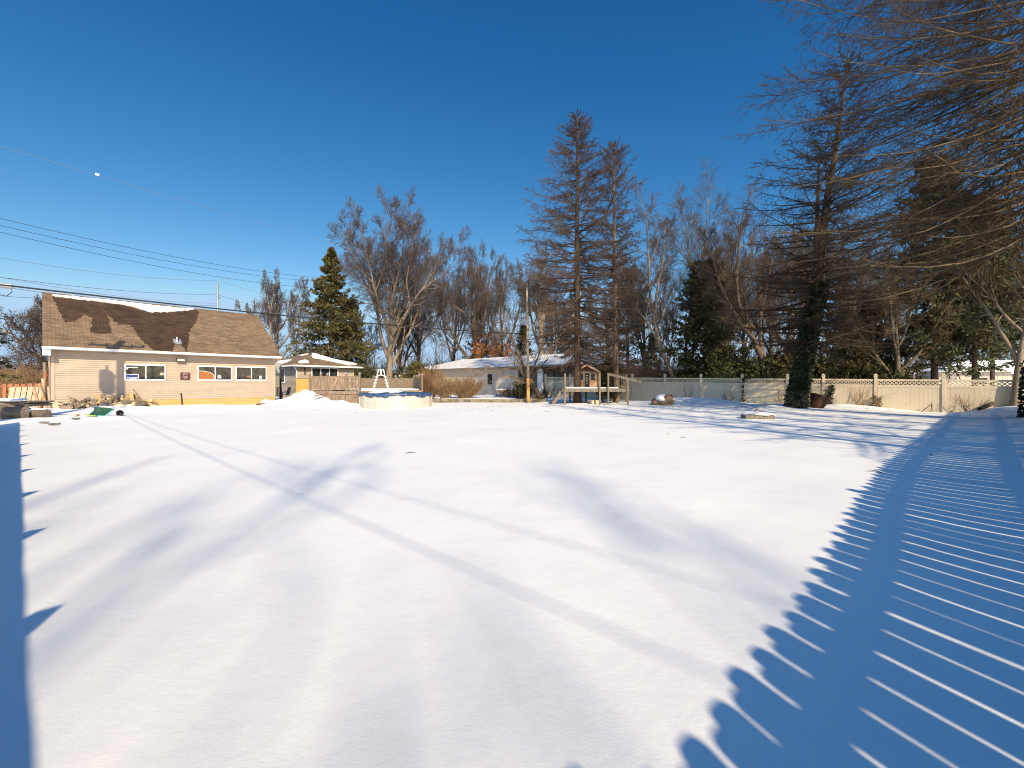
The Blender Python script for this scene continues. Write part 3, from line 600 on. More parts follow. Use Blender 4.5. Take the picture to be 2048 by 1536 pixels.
# rod leaning on the wall, dark pipe, rock, flat edging board
a=gw(266,778); b=gw(292,803); t=thing('leaning_rod','thin rusty rod leaning on the tan siding beside the firewood','rod',G@Vector((b.x,-.5,.1)),HA)
mb=MB(); mb.tube([(0,0,0),(a.x-b.x,.46,a.z-.1)],.014,6); mb.build('rod',M['rust'],t)
a=gw(360.5,786); b=gw(363,808); t=thing('wall_pipe','short black pipe standing against the yellow base board','pipe',G@Vector((b.x,-.06,.1)),HA)
mb=MB(); mb.tube([(.03,.0,-.2),(0,0,.35),(-.03,0,a.z-.13),(-.03,.05,a.z-.09)],.03,8); mb.build('pipe',M['black'],t)
def rock(name,label,loc,sx,sy,sz,m,seed,parent=None,cat='rock',group=None,cut=0):
    rg=np.random.default_rng(seed); bm=bmesh.new(); bmesh.ops.create_icosphere(bm,subdivisions=4,radius=1)
    ks=rg.normal(0,1,(9,3)); ph=rg.random(9)*6
    for v in bm.verts:
        c=np.array(v.co); d=1+sum(.10*math.sin(2.1*float(c@ks[i])+ph[i]) for i in range(5))+sum(.045*math.sin(5*float(c@ks[i])+ph[i]) for i in range(5,9))
        v.co=Vector((c[0]*sx*d,c[1]*sy*d,c[2]*sz*d))
    me=bpy.data.meshes.new(name); bm.to_mesh(me); bm.free(); me.materials.append(m)
    me.polygons.foreach_set('use_smooth',[True]*len(me.polygons))
    o=bpy.data.objects.new(name,me); C.objects.link(o); o.location=loc; o.rotation_euler=(0,0,seed)
    if parent is not None: o.parent=parent
    elif label: tag(o,label,cat,group)
    return o
p=gw(526.5,803); rock('pale_rock','pale rounded rock on the snow by the garage corner',G@Vector((p.x,-.45,.12)),.34,.24,.26,M['whiterock'],3)
p0=gw(470,809); p1=gw(562,811); t=thing('edging_timber','dark rotten edging timber lying in snow by the garage','timber',G@Vector((p0.x+.9,-.85,.0)),HA+.03)
mb=MB(); mb.bar((0,0,.06),(2.3,.02,.10),.14,.10); mb.bar((2.32,0,.08),(3.0,.05,.10),.12,.12); mb.build('timber',M['rust'],t,bevel=.02)

# ------------------------------------------------------------------ low tan house behind
house=thing('tan_house','small beige house with a low hip roof half cleared of snow','house',(-19.2,38,0),HA); Hm=mtx(house); Hi=Hm.inverted()
Ho=Hm@Vector((0,0,0)); Hn=Hm.to_3x3()@Vector((0,-1,0)); Hl=Hm.to_3x3()@Vector((-1,0,0))
fw=lambda px,py: Hi@hit(px,py,Ho,Hn)
lw=lambda px,py: Hi@hit(px,py,Ho,Hl)
HW,HD=5.35,9.0
mb=MB(); mb.box(0.002,HW,.002,HD,-.2,2.92); lap(mb,(0,0),(HW,0),0,2.92,(0,-1)); lap(mb,(0,HD),(0,0),0,2.92,(-1,0)); mb.build('wall',M['siding_far'],house)
for q in ((-.032,.09),(HW-.09,HW+.015)): mb=MB(); mb.box(q[0],q[1],-.042,0,0,2.9); mb.build('corner_trim',M['trimtan'],house)
mb=MB(); mb.box(-.044,0,.001,.09,0,2.9); mb.build('corner_trim',M['trimtan'],house)
o_=.62; ze=2.98; k_=1.36/(HW/2+o_); xm=HW/2; zr=ze+1.36
A_=(-o_,-o_,ze);B_=(HW+o_,-o_,ze);C_=(HW+o_,HD+o_,ze);D_=(-o_,HD+o_,ze);E_=(xm,xm,zr);F_=(xm,HD-xm,zr)
mb=MB(); mb.add([A_,B_,C_,D_,E_,F_],[(0,1,4),(1,2,5,4),(2,3,5),(3,0,4,5),(3,2,1,0)]); hroof=mb.build('roof',M['shingle_far'],house)
mb=MB()
for a,b in ((A_,B_),(D_,A_),(B_,C_)): mb.bar(Vector(a)-Vector((0,0,.06)),Vector(b)-Vector((0,0,.06)),.10,.13)
mb.build('gutter',M['trimwhite'],house)
mb=MB(); mb.tube([(-.5,-.6,2.85),(-.3,-.35,2.7),(-.08,-.08,2.5),(-.08,-.08,.1)],.045,6); mb.build('downspout',M['trimwhite'],house)
fn=(Hm.to_3x3()@Vector((0,-k_,1))).normalized(); fp=Hm@Vector((0,-o_,ze)); ln=(Hm.to_3x3()@Vector((-k_,0,1))).normalized(); lp=Hm@Vector((-o_,0,ze))
patch('roof_snow',[(624,708.5),(629,707.3),(668,719),(708,726.5),(714,729),(700,730.2),(684,727),(658,721.5),(640,717.5),(628,716.3),(623.5,713)],fp,fn,.09,M['snowroof'],hroof,.0,.04,4)
patch('roof_snow',[(596,723.5),(604,721),(612,720.6),(617,722.5),(617,725.5),(597,726)],fp,fn,.09,M['snowroof'],hroof,.0,.04,5)
patch('roof_snow',[(598,711),(606,709),(617,707.3),(616,708.3),(604,711)],lp,ln,.08,M['snowroof'],hroof,.0,.03,6)
patch('roof_snow',[(552,729),(557,722.5),(584,719.2),(574,724),(560,728)],lp,ln,.08,M['snowroof'],hroof,.0,.03,7)
a=fw(622,734); b=fw(676,734); window(house,a.x,b.x,.75,a.z,-.036,3,.09,['glass2','glass2','glass'],dy=.04)
a=lw(562.5,735); b=lw(570.5,735); z1=lw(566,735).z; z0=lw(566,765.5).z
window(house,min(a.y,b.y),max(a.y,b.y),z0,z1,-.036,1,.08,'glass2',dy=.04,axis='y')
p=fw(608.8,741); t=thing('wind_chime','dark wind chime hanging on the beige house wall','wind chime',Hm@Vector((p.x,-.12,p.z)),HA)
mb=MB(); mb.tube([(0,0,.45),(0,0,-.1)],.012,5); mb.lathe([(.0,.22),(.07,.2),(.05,.1),(.0,.08)],8)
for dx in (-.05,0,.05): mb.tube([(dx,0,.08),(dx,0,-.35-.1*dx)],.016,5)
mb.build('chime',M['black'],t)
# basketball hoop and two chairs between the buildings
b0=W(561,785,34); t=thing('basketball_hoop','black basketball pole with a white backboard between garage and house','basketball hoop',(b0.x,34,0))
mb=MB(); mb.tube([(0,0,-.1),(0,0,2.0),(.0,0,2.75)],.075,8); mb.bar((0,0,2.5),(-.12,-.45,2.7),.06,.06); mb.build('pole',M['black'],t)
mb=MB(); mb.box(-.06,-.03,-1.0,.1,2.2,3.0); bb=mb.build('backboard',M['plastic'],t)
mb=MB()
for q in ((-.065,-.061,-1.0,.1,2.2,2.26),(-.065,-.061,-1.0,.1,2.94,3.0),(-.065,-.061,-1.0,-.94,2.26,2.94),(-.065,-.061,.04,.1,2.26,2.94),(-.065,-.061,-.65,-.25,2.35,2.40),(-.065,-.061,-.65,-.6,2.4,2.68),(-.065,-.061,-.3,-.25,2.4,2.68),(-.065,-.061,-.65,-.25,2.68,2.73)): mb.box(*q)
mb.build('border',M['black'],bb)
mb=MB(); mb.tube([(-.3+.22*math.cos(a),-.45+.22*math.sin(a),2.42) for a in np.linspace(0,2*math.pi,15)],.014,5); mb.build('rim',M['rust'],t)
def patio_chair(x,y,rz,lab):
    t=thing('patio_chair',lab,'chair',(x,y,g1(x,y)),rz,'patio chairs by the garage corner')
    mb=MB()
    for k in range(7): mb.box(-.27+k*.08,-.21+k*.08,-.27,.27,.42,.45)
    mb.build('seat',M['black'],t)
    mb=MB()
    for k in range(7): mb.bar((-.27+k*.09,.27,.42),(-.27+k*.09,.42,1.0),.05,.02)
    mb.bar((-.3,.42,1.0),(.3,.42,1.0),.04,.05); mb.build('backrest',M['black'],t)
    for sx in (-.28,.28):
        mb=MB(); mb.tube([(sx,-.26,0),(sx,-.26,.64),(sx,.34,.66)],.02,6); mb.build('leg',M['black'],t)
        mb=MB(); mb.tube([(sx,.3,0),(sx,.27,.45)],.02,6); mb.build('leg',M['black'],t)
patio_chair(WX(568,33.5),33.5,-.7,'black slatted patio chair with its back to the beige house'); patio_chair(WX(556,31.5),31.5,.6,'black slatted patio chair nearest the garage corner')

# ------------------------------------------------------------------ deck, pool, ladder
dk=thing('wooden_deck','raised weathered wooden deck with boarded skirt and railings beside the pool','deck',(-9.6,30,0)); dl=Vector((-9.6,30,0))
PA=Vector((-13.75,29.0)); PB=Vector((-9.66,27.0)); PC=Vector((-6.45,30.6)); PD=Vector((-8.5,37)); PE=Vector((-14.9,37)); DZ=.84
def lo(p,z): return (p.x-dl.x,p.y-dl.y,z)
mb=MB(); mb.prism([lo(p,DZ-.04) for p in (PA,PB,PC,PD,PE)],(0,0,.04)); mb.build('floor',M['deckwood'],dk)
mb=MB()
for a,b in ((PA,PB),(PB,PC)):
    L_=(b-a).length; n=int(L_/.145); out=Vector(((b-a).y,-(b-a).x)).normalized()*.0
    rg=random.Random(4)
    for k in range(n):
        p=a+(b-a)*(k/n)+Vector((.002,0)); q=a+(b-a)*((k+.93)/n); mb.bar((*(lo(p,0)[:2]),.24),(*(lo(q,0)[:2]),.24),.022,1.06+rg.uniform(-.01,.01))
mb.build('skirt',M['deckwood'],dk)
mb=MB()
for a,b in ((PA,PB),(PB,PC),(PC,PD)):
    n=Vector(((b-a).y,-(b-a).x)).normalized()*.035; mb.bar((*(lo(a+n,0)[:2]),DZ-.10),(*(lo(b+n,0)[:2]),DZ-.10),.035,.19)
mb.build('rim_joist',M['deckwood'],dk)
def dpost(p,h=1.12,z0=DZ,w_=.12,cap=True):
    mb=MB(); x,y,_=lo(p,0); mb.box(x-w_/2,x+w_/2,y-w_/2,y+w_/2,z0-.2,z0+h)
    o=mb.build('post',M['tanwood'],dk,bevel=.01)
    if cap: mb=MB(); mb.box(x-.085,x+.085,y-.085,y+.085,z0+h+.001,z0+h+.03); mb.box(x-.05,x+.05,y-.05,y+.05,z0+h+.03,z0+h+.07); mb.build('cap',M['galv'],o,bevel=.01)
def rail(a,b,style,m='deckwood',h=.98,z0=DZ):
    mb=MB(); L_=(b-a).length; P3=lambda u,z:(*(lo(a+(b-a)*u,0)[:2]),z)
    mb.bar(P3(0,z0+h-.02),P3(1,z0+h-.02),.09,.04); mb.bar(P3(0,z0+.12),P3(1,z0+.12),.05,.09); mb.bar(P3(0,z0+h-.09),P3(1,z0+h-.09),.04,.09)
    if style=='board':
        n=int(L_/.15); 
        for k in range(n): mb.bar(P3((k+.02)/n,z0+h/2+.0),P3((k+.95)/n,z0+h/2+.0),.018,h-.16)
    else:
        n=int(L_/.115)
        for k in range(n): u=(k+.5)/n; mb.bar(P3(u,z0+.08),P3(u,z0+h-.06),.04,.04)
    mb.build('railing',M[m],dk)
PQ=PA.lerp(PB,.74); PX=PA.lerp(PB,.02)
rail(PX,PQ,'board'); rail(PQ,PB,'baluster'); rail(PC,PD,'baluster'); rail(PD,PE,'board','tanwood'); rail(PA,PE,'board','freshply')
for p in (PA,PA.lerp(PB,.23),PA.lerp(PB,.37),PQ,PB,PC,PC.lerp(PD,.33),PC.lerp(PD,.66),PD,PD.lerp(PE,.25),PD.lerp(PE,.55),PD.lerp(PE,.8),PE): dpost(p)
mb=MB(); 
inner=[PB+Vector((-.3,.5)),PC+Vector((-.25,.1)),PD+Vector((-.2,-.25)),PE+Vector((.3,-.2)),PB+Vector((-2.6,2.2))]
mb.prism([lo(p,DZ+.004) for p in inner],(0,0,.10)); mb.build('snow_layer',M['snowroof'],dk,bevel=.04)
# plywood screen at the left end of the deck
t=thing('plywood_screen','bright yellow plywood panel closing the gap between deck and beige house','panel',(WX(605,30.5),30.5,0),.12)
mb=MB(); mb.box(-.44,.40,-.01,.01,.5,1.68); mb.build('sheet',M['freshply'],t); mb=MB(); mb.box(-.46,.42,-.03,.03,1.682,1.74); mb.box(-.40,-.32,.011,.08,.2,1.68); mb.box(.28,.36,.011,.08,.2,1.68); mb.build('frame',M['tanwood'],t)

pc=Vector((-7.2,26.45)); pr=2.17; pz=g1(pc.x,pc.y-pr)-.12
pool=thing('swimming_pool','round cream above-ground pool under a dark blue cover','pool',(pc.x,pc.y,pz))
ph=.74-pz
mb=MB(); mb.lathe([(pr,0),(pr,ph*.33),(pr-.004,ph*.34),(pr,ph*.36),(pr,ph*.66),(pr-.004,ph*.67),(pr,ph*.69),(pr,ph-.04),(pr-.06,ph-.04),(pr-.06,ph-.3)],96); mb.build('wall',M['poolwall'],pool,smooth=True)
for k in range(16):
    an=2*math.pi*k/16+.12; mb=MB(); c,s=math.cos(an),math.sin(an); q=lambda r_,tt,z:(r_*c-tt*s,r_*s+tt*c,z)
    mb.add([q(pr+.004,-.055,0),q(pr+.04,-.04,0),q(pr+.04,.04,0),q(pr+.004,.055,0),q(pr+.004,-.055,ph+.02),q(pr+.04,-.04,ph+.03),q(pr+.04,.04,ph+.03),q(pr+.004,.055,ph+.02)],[(0,1,5,4),(1,2,6,5),(2,3,7,6),(4,5,6,7)])
    mb.build('upright',M['poolwall'],pool)
rg=np.random.default_rng(8); m_=160; prof=[]; vs=[]; rings=[(pr+.055,-.15,.5),(pr+.065,-.07,.4),(pr+.06,.015,.2),(pr-.02,.035,.2),(pr-.12,.0,.6),(pr-.4,-.03,1),(pr-1.0,-.02,1.2),(pr-1.6,.02,1),(.02,.04,.3)]
for ri,(r_,z,wv) in enumerate(rings):
    for i in range(m_):
        an=2*math.pi*i/m_; dz=wv*(.035*math.sin(9*an+ri)+.03*math.sin(23*an-1.7*ri)+.02*math.sin(41*an)); rr=r_+ (.008*math.sin(31*an+ri) if ri<3 else 0)
        if ri==0: dz=.04*math.sin(13*an)+.05*math.sin(5*an+1)+.02*math.sin(29*an)
        vs.append((rr*math.cos(an),rr*math.sin(an),ph+z+dz*(1 if ri!=2 else .5)))
fs=[(k*m_+i,k*m_+(i+1)%m_,(k+1)*m_+(i+1)%m_,(k+1)*m_+i) for k in range(len(rings)-1) for i in range(m_)]
mb=MB(); mb.add(vs,fs); cov=mb.build('cover',M['poolcover'],pool,smooth=True)
mb=MB(); vs=[];K=26
for j in range(7):
    f=j/6
    for i in range(K):
        an=2*math.pi*i/K; r_=(1-f*.95)*(1+.14*math.sin(3*an+1)+.07*math.sin(7*an)); vs.append((-.70+1.25*r_*math.cos(an),.1+1.3*r_*math.sin(an),ph-.02+.2*(1-(1-f)**2.2)))
mb.add(vs,[(k*K+i,k*K+(i+1)%K,(k+1)*K+(i+1)%K,(k+1)*K+i) for k in range(6) for i in range(K)]); mb.build('cover_snow',M['snowroof'],cov,smooth=True)

lx,ly=WX(762,29.9),29.9
ld=thing('pool_ladder','white A-frame pool ladder with hooped rails standing on the deck','ladder',(lx,ly,DZ+.03),.3)
for sx in (-1,1):
    for yy in (-.26,.26):
        mb=MB(); top=1.47; mb.tube([(sx*.52,yy*1.15,0),(sx*.40,yy*1.0,.45),(sx*.26,yy*.9,1.0),(sx*.21,yy*.85,1.28),(sx*.16,yy*.85,top-.03),(sx*.11,yy*.85,top),(sx*.06,yy*.85,top-.03),(sx*.035,yy*.85,1.28),(sx*.03,yy*.85,1.05)],.034,8); mb.build('rail',M['plastic'],ld,smooth=True)
    for k in range(5):
        u=.06+k*.21; xx=sx*(.50-.24*u); mb=MB(); mb.box(xx-.11,xx+.11,-.22,.22,u,u+.05); mb.build('step',M['plastic'],ld,bevel=.008)
mb=MB(); mb.box(-.24,.24,-.25,.25,1.02,1.06); mb.build('platform',M['plastic'],ld,bevel=.01)

def heap(name,label,cat,blobs,mat_,res=.12,kind=None):
    xs=[b[0] for b in blobs]; ys=[b[1] for b in blobs]; rm=max(max(b[2],b[3]) for b in blobs)*2
    x=np.arange(min(xs)-rm,max(xs)+rm,res); y=np.arange(min(ys)-rm,max(ys)+rm,res); X,Y=np.meshgrid(x,y); H=np.zeros_like(X)
    for (bx,by,rx,ry,h,pw) in blobs: H=np.maximum(H,h*np.exp(-(((X-bx)/rx)**2+((Y-by)/ry)**2)**pw))
    H=H*(1+.13*np.sin(2.7*X+1.1*Y)+.08*np.sin(5.3*Y-3*X)+.05*np.sin(9*X+7*Y))
    cx_,cy_=float(np.mean(xs)),float(np.mean(ys)); z0=g1(cx_,cy_); Z=gz(X,Y)+H-.05-z0; nx=len(x); ny=len(y)
    i=(np.arange(ny-1)[:,None]*nx+np.arange(nx-1)[None]).reshape(-1); F=np.stack([i,i+1,i+nx+1,i+nx],1); keep=H.reshape(-1)[F].max(1)>.035; F=F[keep]
    u,inv=np.unique(F,return_inverse=True); V=np.stack([X-cx_,Y-cy_,Z],-1).reshape(-1,3)[u]
    o=np_mesh(name,V,inv.reshape(F.shape),mat_,loc=(cx_,cy_,z0)); return tag(o,label,cat,kind=kind)
heap('snow_pile','tall heap of shovelled snow between the garage and the deck skirt','snow pile',[(WX(607,27),27.0,1.25,1.1,.86,1.15),(WX(640,26.6),26.6,1.1,.8,.62,1.1),(WX(672,26),26.0,1.3,.8,.42,1.0),(WX(572,26.4),26.4,1.0,.9,.42,1.0),(WX(700,25.7),25.7,1.4,.6,.25,1)],M['snowroof'],.09)
rg=random.Random(2)
for k,(px,py) in enumerate(((640,786),(633,791))):
    p=W(px,py,25.9 if k<2 else 25.2); t=thing('snow_clod','flat dark slab poking out of the shovelled snow heap','slab',p,rg.random(),'slabs poking out of the snow heap')
    mb=MB(); mb.prism([(-.2,-.06,-.05),(.16,-.08,-.05),(.20,.06,-.05),(-.14,.08,-.05)],(0,0,.08)); mb.build('slab',M['stone'],t,bevel=.015)

# shed beyond the deck
sp=W(818,760,52); shed=thing('garden_shed','pale yellow garden shed with a red-brown gable roof beyond the deck','shed',(sp.x,52,0),R(-8))
mb=MB(); mb.box(-1.35,1.35,0,4.5,-.2,2.1); mb.prism([(-1.35,0,2.1),(1.35,0,2.1),(0,0,2.58)],(0,4.5,0)); mb.build('wall',M['shedwall'],shed)
mb=MB(); mb.prism([(-1.6,-.15,2.05),(0,-.15,2.66),(1.6,-.15,2.05),(1.6,-.15,1.97),(0,-.15,2.58),(-1.6,-.15,1.97)],(0,4.8,0)); mb.build('roof',M['roofbrown'],shed)
mb=MB(); mb.prism([(-.5,-.16,2.48),(0,-.16,2.665),(0,1,2.665),(-.5,1,2.48)],(0,0,.05)); mb.build('vent',M['black'],shed)
sp=W(782,757,54); sh2=thing('brown_roof_shed','low shed whose red-brown roof shows behind the pool ladder','shed',(sp.x,54,0),R(-8))
mb=MB(); mb.box(-1.8,2.0,0,4,-.2,1.7); mb.build('wall',M['shedwall'],sh2)
mb=MB(); mb.prism([(-2.4,-.2,1.65),(-2.4,2.2,2.7),(-2.4,4.4,1.65)],(4.8,0,0)); rf=mb.build('roof',M['roofbrown'],sh2)
mb=MB(); mb.prism([(.2,.9,2.16),(1.6,.8,2.11),(1.5,1.4,2.37),(.4,1.5,2.41)],(0,-.02,.05)); mb.build('roof_snow',M['snowroof'],rf)

# ------------------------------------------------------------------ neighbour's ranch house
RA=math.atan2(-.669,.743)
nb_=Vector((5.6,37.0)); ln_=22.6
rh=thing('ranch_house','long low neighbouring house with a snow dusted roof and brick end','house',(nb_.x-ln_*.743,nb_.y+ln_*.669,0),RA); Rm=mtx(rh); Ri=Rm.inverted(); Rn=Rm.to_3x3()@Vector((0,-1,0)); Ro=Rm@Vector((0,0,0))
rw=lambda px,py: Ri@hit(px,py,Ro,Rn)
xs_=rw(1036,750).x
mb=MB(); mb.box(0,xs_,0,7,-.2,2.95)
for k in range(int(xs_/.3)): mb.box(k*.3,k*.3+.02,-.012,-.001,.3,2.95)
mb.build('wall',M['paintwall'],rh)
mb=MB(); mb.box(xs_+.002,ln_,.05,7,-.2,2.95); mb.build('brick_wall',M['brick'],rh)
a=rw(1075,740); b=rw(1086,740); mb=MB(); mb.box(a.x,b.x,-.02,.048,.3,2.75); dr=mb.build('door',M['trimwhite'],rh)
mb=MB(); mb.box(b.x-.09,b.x-.05,-.06,-.021,1.25,1.32); mb.build('handle',M['black'],dr)
mb=MB(); mb.tube([(b.x+.12,-.45,2.85),(b.x+.16,-.2,2.6),(b.x+.18,0,2.5),(b.x+.18,-.0,.1)],.05,6); mb.build('downspout',M['black'],rh)
oe=.6; hw=3.5; zt=4.32; z_=3.02
mb=MB(); pts=[(-oe,-oe,z_),(ln_+oe,-oe,z_),(ln_+oe,7+oe,z_),(-oe,7+oe,z_),(3.6,hw,zt),(ln_-3.2,hw,zt)]
mb.add(pts,[(0,1,5,4),(1,2,5),(2,3,4,5),(3,0,4),(3,2,1,0)]); rr_=mb.build('roof',M['thinsnow'],rh)
mb=MB(); 
for a,b in ((0,1),(1,2),(3,0)): mb.bar(Vector(pts[a])-Vector((0,0,.08)),Vector(pts[b])-Vector((0,0,.08)),.07,.16)
mb.build('fascia',M['logbark'],rh)
a=rw(976,748); b=rw(984.5,768); f,_=window(rh,a.x,b.x,b.z,a.z,-.014,1,.07,'glass2',dy=.05); f.data.materials[0]=M['black']
q=rw(1000.5,720); mb=MB(); mb.cyl(q.x,1.0,3.2,4.1,.09,8); mb.cyl(q.x,1.0,4.1,4.2,.14,8,.05); mb.build('vent_pipe',M['galv'],rr_)
for px in (1046,1115): 
    q=rw(px,745); f,_=window(rh,q.x-.5,q.x+.5,1.2,2.4,.048,2,.08,'glass2',dy=.06); f.data.materials[0]=M['black']
# cabinet on the bed, raised bed wall
t=thing('metal_cabinet','brown metal cabinet with snow on top in front of the ranch house','cabinet',(WX(1004,33.5),33.5,.2),-.3)
mb=MB(); mb.box(-.42,.42,-.35,.35,0,.62); 
for k in range(6): mb.box(-.36,.36,-.362,-.351,.1+k*.08,.14+k*.08)
mb.build('case',M['ac'],t,bevel=.02); mb=MB(); mb.box(-.40,.40,-.33,.33,.622,.72); mb.build('snow_cap',M['snowroof'],t,bevel=.05)
bedp=[(WX(861,30.2),30.3),(WX(880,30),30.02),(WX(925,30),29.98),(WX(980,29.9),29.9),(WX(1040,29.9),29.9),(WX(1078,30),30.0),(WX(1091,30.4),30.5)]
t=thing('retaining_wall','low mossy stone wall edging the raised bed before the ranch house','retaining wall',(0,30,0)); rg=random.Random(7)
mb=MB(); pts=curve_pts([(x,y,0) for x,y in bedp],30)
for k in range(29):
    a,b=pts[k],pts[k+1]
    for lv in range(2):
        o=rg.uniform(-.015,.015); mb.bar((a[0]+.006,a[1]-30+o,.0+lv*.15+.02),(b[0]-.006,b[1]-30+o,.0+lv*.15+.02+rg.uniform(-.01,.01)),.22+rg.uniform(-.02,.03),.14)
mb.build('stones',M['stone'],t,bevel=.015)
# ------------------------------------------------------------------ cream vinyl fence
def fp1(px): s=(px-CX)/FPX; k=(s*31.6-8.93)/(1.871+s*1.561); return Vector((8.93+1.871*k,31.6-1.561*k))
def fp2(px): s=(px-CX)/FPX; k=(s*23.2-16.98)/(.914+s*2.262); return Vector((16.98+.914*k,23.2-2.262*k))
vf=thing('vinyl_fence','cream vinyl privacy fence with lattice top along the back of the yard','fence',(13,27,0))
def vl(p,z): return (p.x-13,p.y-27,z)
fposts=[fp1(p) for p in (1091,1140,1205,1264.5,1330,1402,1484.5,1575)]+[fp1(p) for p in (1647,1751.5,1887,2047)]
ctop=[EYE+(CY-746.5)/FPX*p.y for p in fposts]
for p,zt_ in zip(fposts,ctop):
    z0=g1(p.x,p.y)-.3; mb=MB(); x,y,_=vl(p,0); an=math.atan2(1.56,-1.87)
    rm=Matrix.Rotation(an,3,'Z'); 
    def sq(w_,z): return [Vector((x,y,z))+rm@Vector((sx*w_,sy*w_,0)) for sx,sy in ((-1,-1),(1,-1),(1,1),(-1,1))]
    mb.prism(sq(.066,z0),(0,0,zt_-.19-z0)); po=mb.build('post',M['vinyl'],vf,bevel=.008)
    mb=MB(); lv=[(.085,-.189),(.085,-.16),(.062,-.145),(.062,-.125),(.090,-.10),(.080,-.07),(.004,.0)]
    vs=[];
    for w_,dz in lv: vs+=sq(w_,zt_+dz)
    mb.add(vs,[(0,3,2,1)]+[(k*4+i,k*4+(i+1)%4,k*4+4+(i+1)%4,k*4+4+i) for k in range(len(lv)-1) for i in range(4)]+[(24,25,26,27)]); mb.build('cap',M['vinyl'],po)
for k in range(len(fposts)-1):
    a,b=fposts[k],fposts[k+1]; d=(b-a).normalized(); a2=a+d*.07; b2=b-d*.07; L_=(b2-a2).length
    P3=lambda u,z,za=ctop[k]-.30,zb=ctop[k+1]-.30,a2=a2,b2=b2: vl(a2+(b2-a2)*u,za+(zb-za)*u+z)      # z measured from the top rail
    mb=MB(); mb.bar(P3(0,-.045),P3(1,-.045),.05,.09); mb.bar(P3(0,-.36),P3(1,-.36),.05,.14)
    n=int(L_/.155)
    for q in range(n): u0=(q+.01)/n;u1=(q+.975)/n; mb.bar(P3((u0+u1)/2,-.432),P3((u0+u1)/2,-1.95),L_/n*.965,.022,up=(d.x,d.y,0)) if False else mb.bar(P3(u0,-1.19),P3(u1,-1.19),.022,1.515)
    mb.bar(P3(0.005,-1.19),P3(.995,-1.19),.010,1.512)
    pn=mb.build('panel',M['vinyl'],vf)
    mb=MB(); step=.17/L_; h_=.195; u=-h_/L_
    while u<1:
        for s in (1,-1):
            ua,ub=(u,u+h_/L_) if s>0 else (u+h_/L_,u); za,zb=-.092,-.288
            # clip to the panel
            pts=[]
            def cl(u0,z0,u1,z1):
                if u0<0: z0=z0+(z1-z0)*(0-u0)/(u1-u0);u0=0
                if u0>1: z0=z0+(z1-z0)*(1-u0)/(u1-u0);u0=1
                return u0,z0
            A_=cl(ua,za,ub,zb); B_=cl(ub,zb,ua,za)
            if abs(A_[0]-B_[0])*L_>.02: mb.bar(P3(*A_),P3(*B_),.010 if s>0 else .012,.040,up=(d.y,-d.x,0)) if False else mb.bar(P3(*A_),P3(*B_),.012,.042)
        u+=step
    mb.build('lattice',M['vinyl'],pn)

# ------------------------------------------------------------------ playhouse on its platform
pf=thing('play_platform','weathered timber play platform on posts with stairs and a baluster railing','platform',(4,26,0))
PZ=1.03
fx0,fx1,fy0,fy1=WX(1126,25.4)-4,WX(1257,25.4)-4,-.6,2.2
mb=MB(); n=24
for k in range(n):
    y0=fy0+(fy1-fy0)*k/n
    if True: mb.box(fx0,fx1,y0+.006,y0+(fy1-fy0)/n-.006,PZ-.03,PZ)
mb.build('floor',M['greywood'],pf)
mb=MB(); mb.box(fx0-.05,fx1+.05,fy0-.045,fy0-.004,PZ-.20,PZ-.005); mb.box(fx1+.001,fx1+.04,fy0,fy1,PZ-.2,PZ-.01); mb.box(fx0-.04,fx0-.001,fy0,fy1,PZ-.2,PZ-.01); mb.box(fx0+.1,fx1-.1,fy1,fy1+.04,PZ-.2,PZ-.01); mb.build('beam',M['greywood'],pf)
def pp(px,d,top,w_=.10): x=WX(px,d)-4; mb=MB(); mb.box(x-w_/2,x+w_/2,d-26-w_/2,d-26+w_/2,g1(x+4,d)-.2,top); mb.build('post',M['tanwood'],pf,bevel=.01)
for px,d,top in ((1130,25.28,1.92),(1199.5,25.28,1.95),(1216.5,25.28,1.88),(1255.5,25.28,1.62),(1172,28.1,1.0),(1206,28.1,1.0),(1252,28.1,1.9),(1140,28.1,1.0)): pp(px,d,top)
mb=MB(); a=Vector((fx0-.02,fy0+.15,PZ-.12)); b=Vector((WX(1105,25.5)-4,fy0+.25,g1(2.4,25.5)-.05))
for dy in (0,.75): mb.bar(a+Vector((0,dy,0)),b+Vector((0,dy,0)),.04,.18)
st_=mb.build('stair_stringer',M['greywood'],pf)
for k in range(4):
    q=a.lerp(b,(k+.6)/4.4); mb=MB(); mb.box(q.x-.13,q.x+.13,q.y+.0,q.y+.75,q.z+.06,q.z+.10); mb.build('tread',M['greywood'],pf)
mb=MB(); x0=WX(1223,27.6)-4; x1=WX(1256,28.1)-4
mb.bar((x0,1.9,PZ+.88),(x1,2.12,PZ+.88),.09,.04); mb.bar((x0,1.9,PZ+.1),(x1,2.12,PZ+.1),.04,.08)
for k in range(9): q=Vector((x0,1.9,PZ)).lerp(Vector((x1,2.12,PZ)),(k+.5)/9); mb.bar(q+Vector((0,-.03,.05)),q+Vector((0,-.03,.84)),.035,.035)
mb.build('railing',M['tanwood'],pf)
mb=MB(); mb.box(fx0+.12,fx1-.6,fy0+.05,fy0+.9,PZ+.004,PZ+.07); mb.box(fx0+1.9,fx1-.9,fy0+.92,fy1-.5,PZ+.004,PZ+.05); mb.build('snow_layer',M['snowroof'],pf,bevel=.03)
# slanting plank on the railing
a=W(1215,748.5,25.9); b=W(1281.5,765,25.0); t=thing('slanting_plank','long grey plank sloping down from the play platform railing','plank',a)
mb=MB(); mb.bar((0,0,0),b-a,.24,.05); mb.bar(Vector((0,-.12,.05)),b-a+Vector((0,-.12,.05)),.03,.11); mb.bar(Vector((0,.12,.05)),b-a+Vector((0,.12,.05)),.03,.11); mb.build('plank',M['greywood'],t)
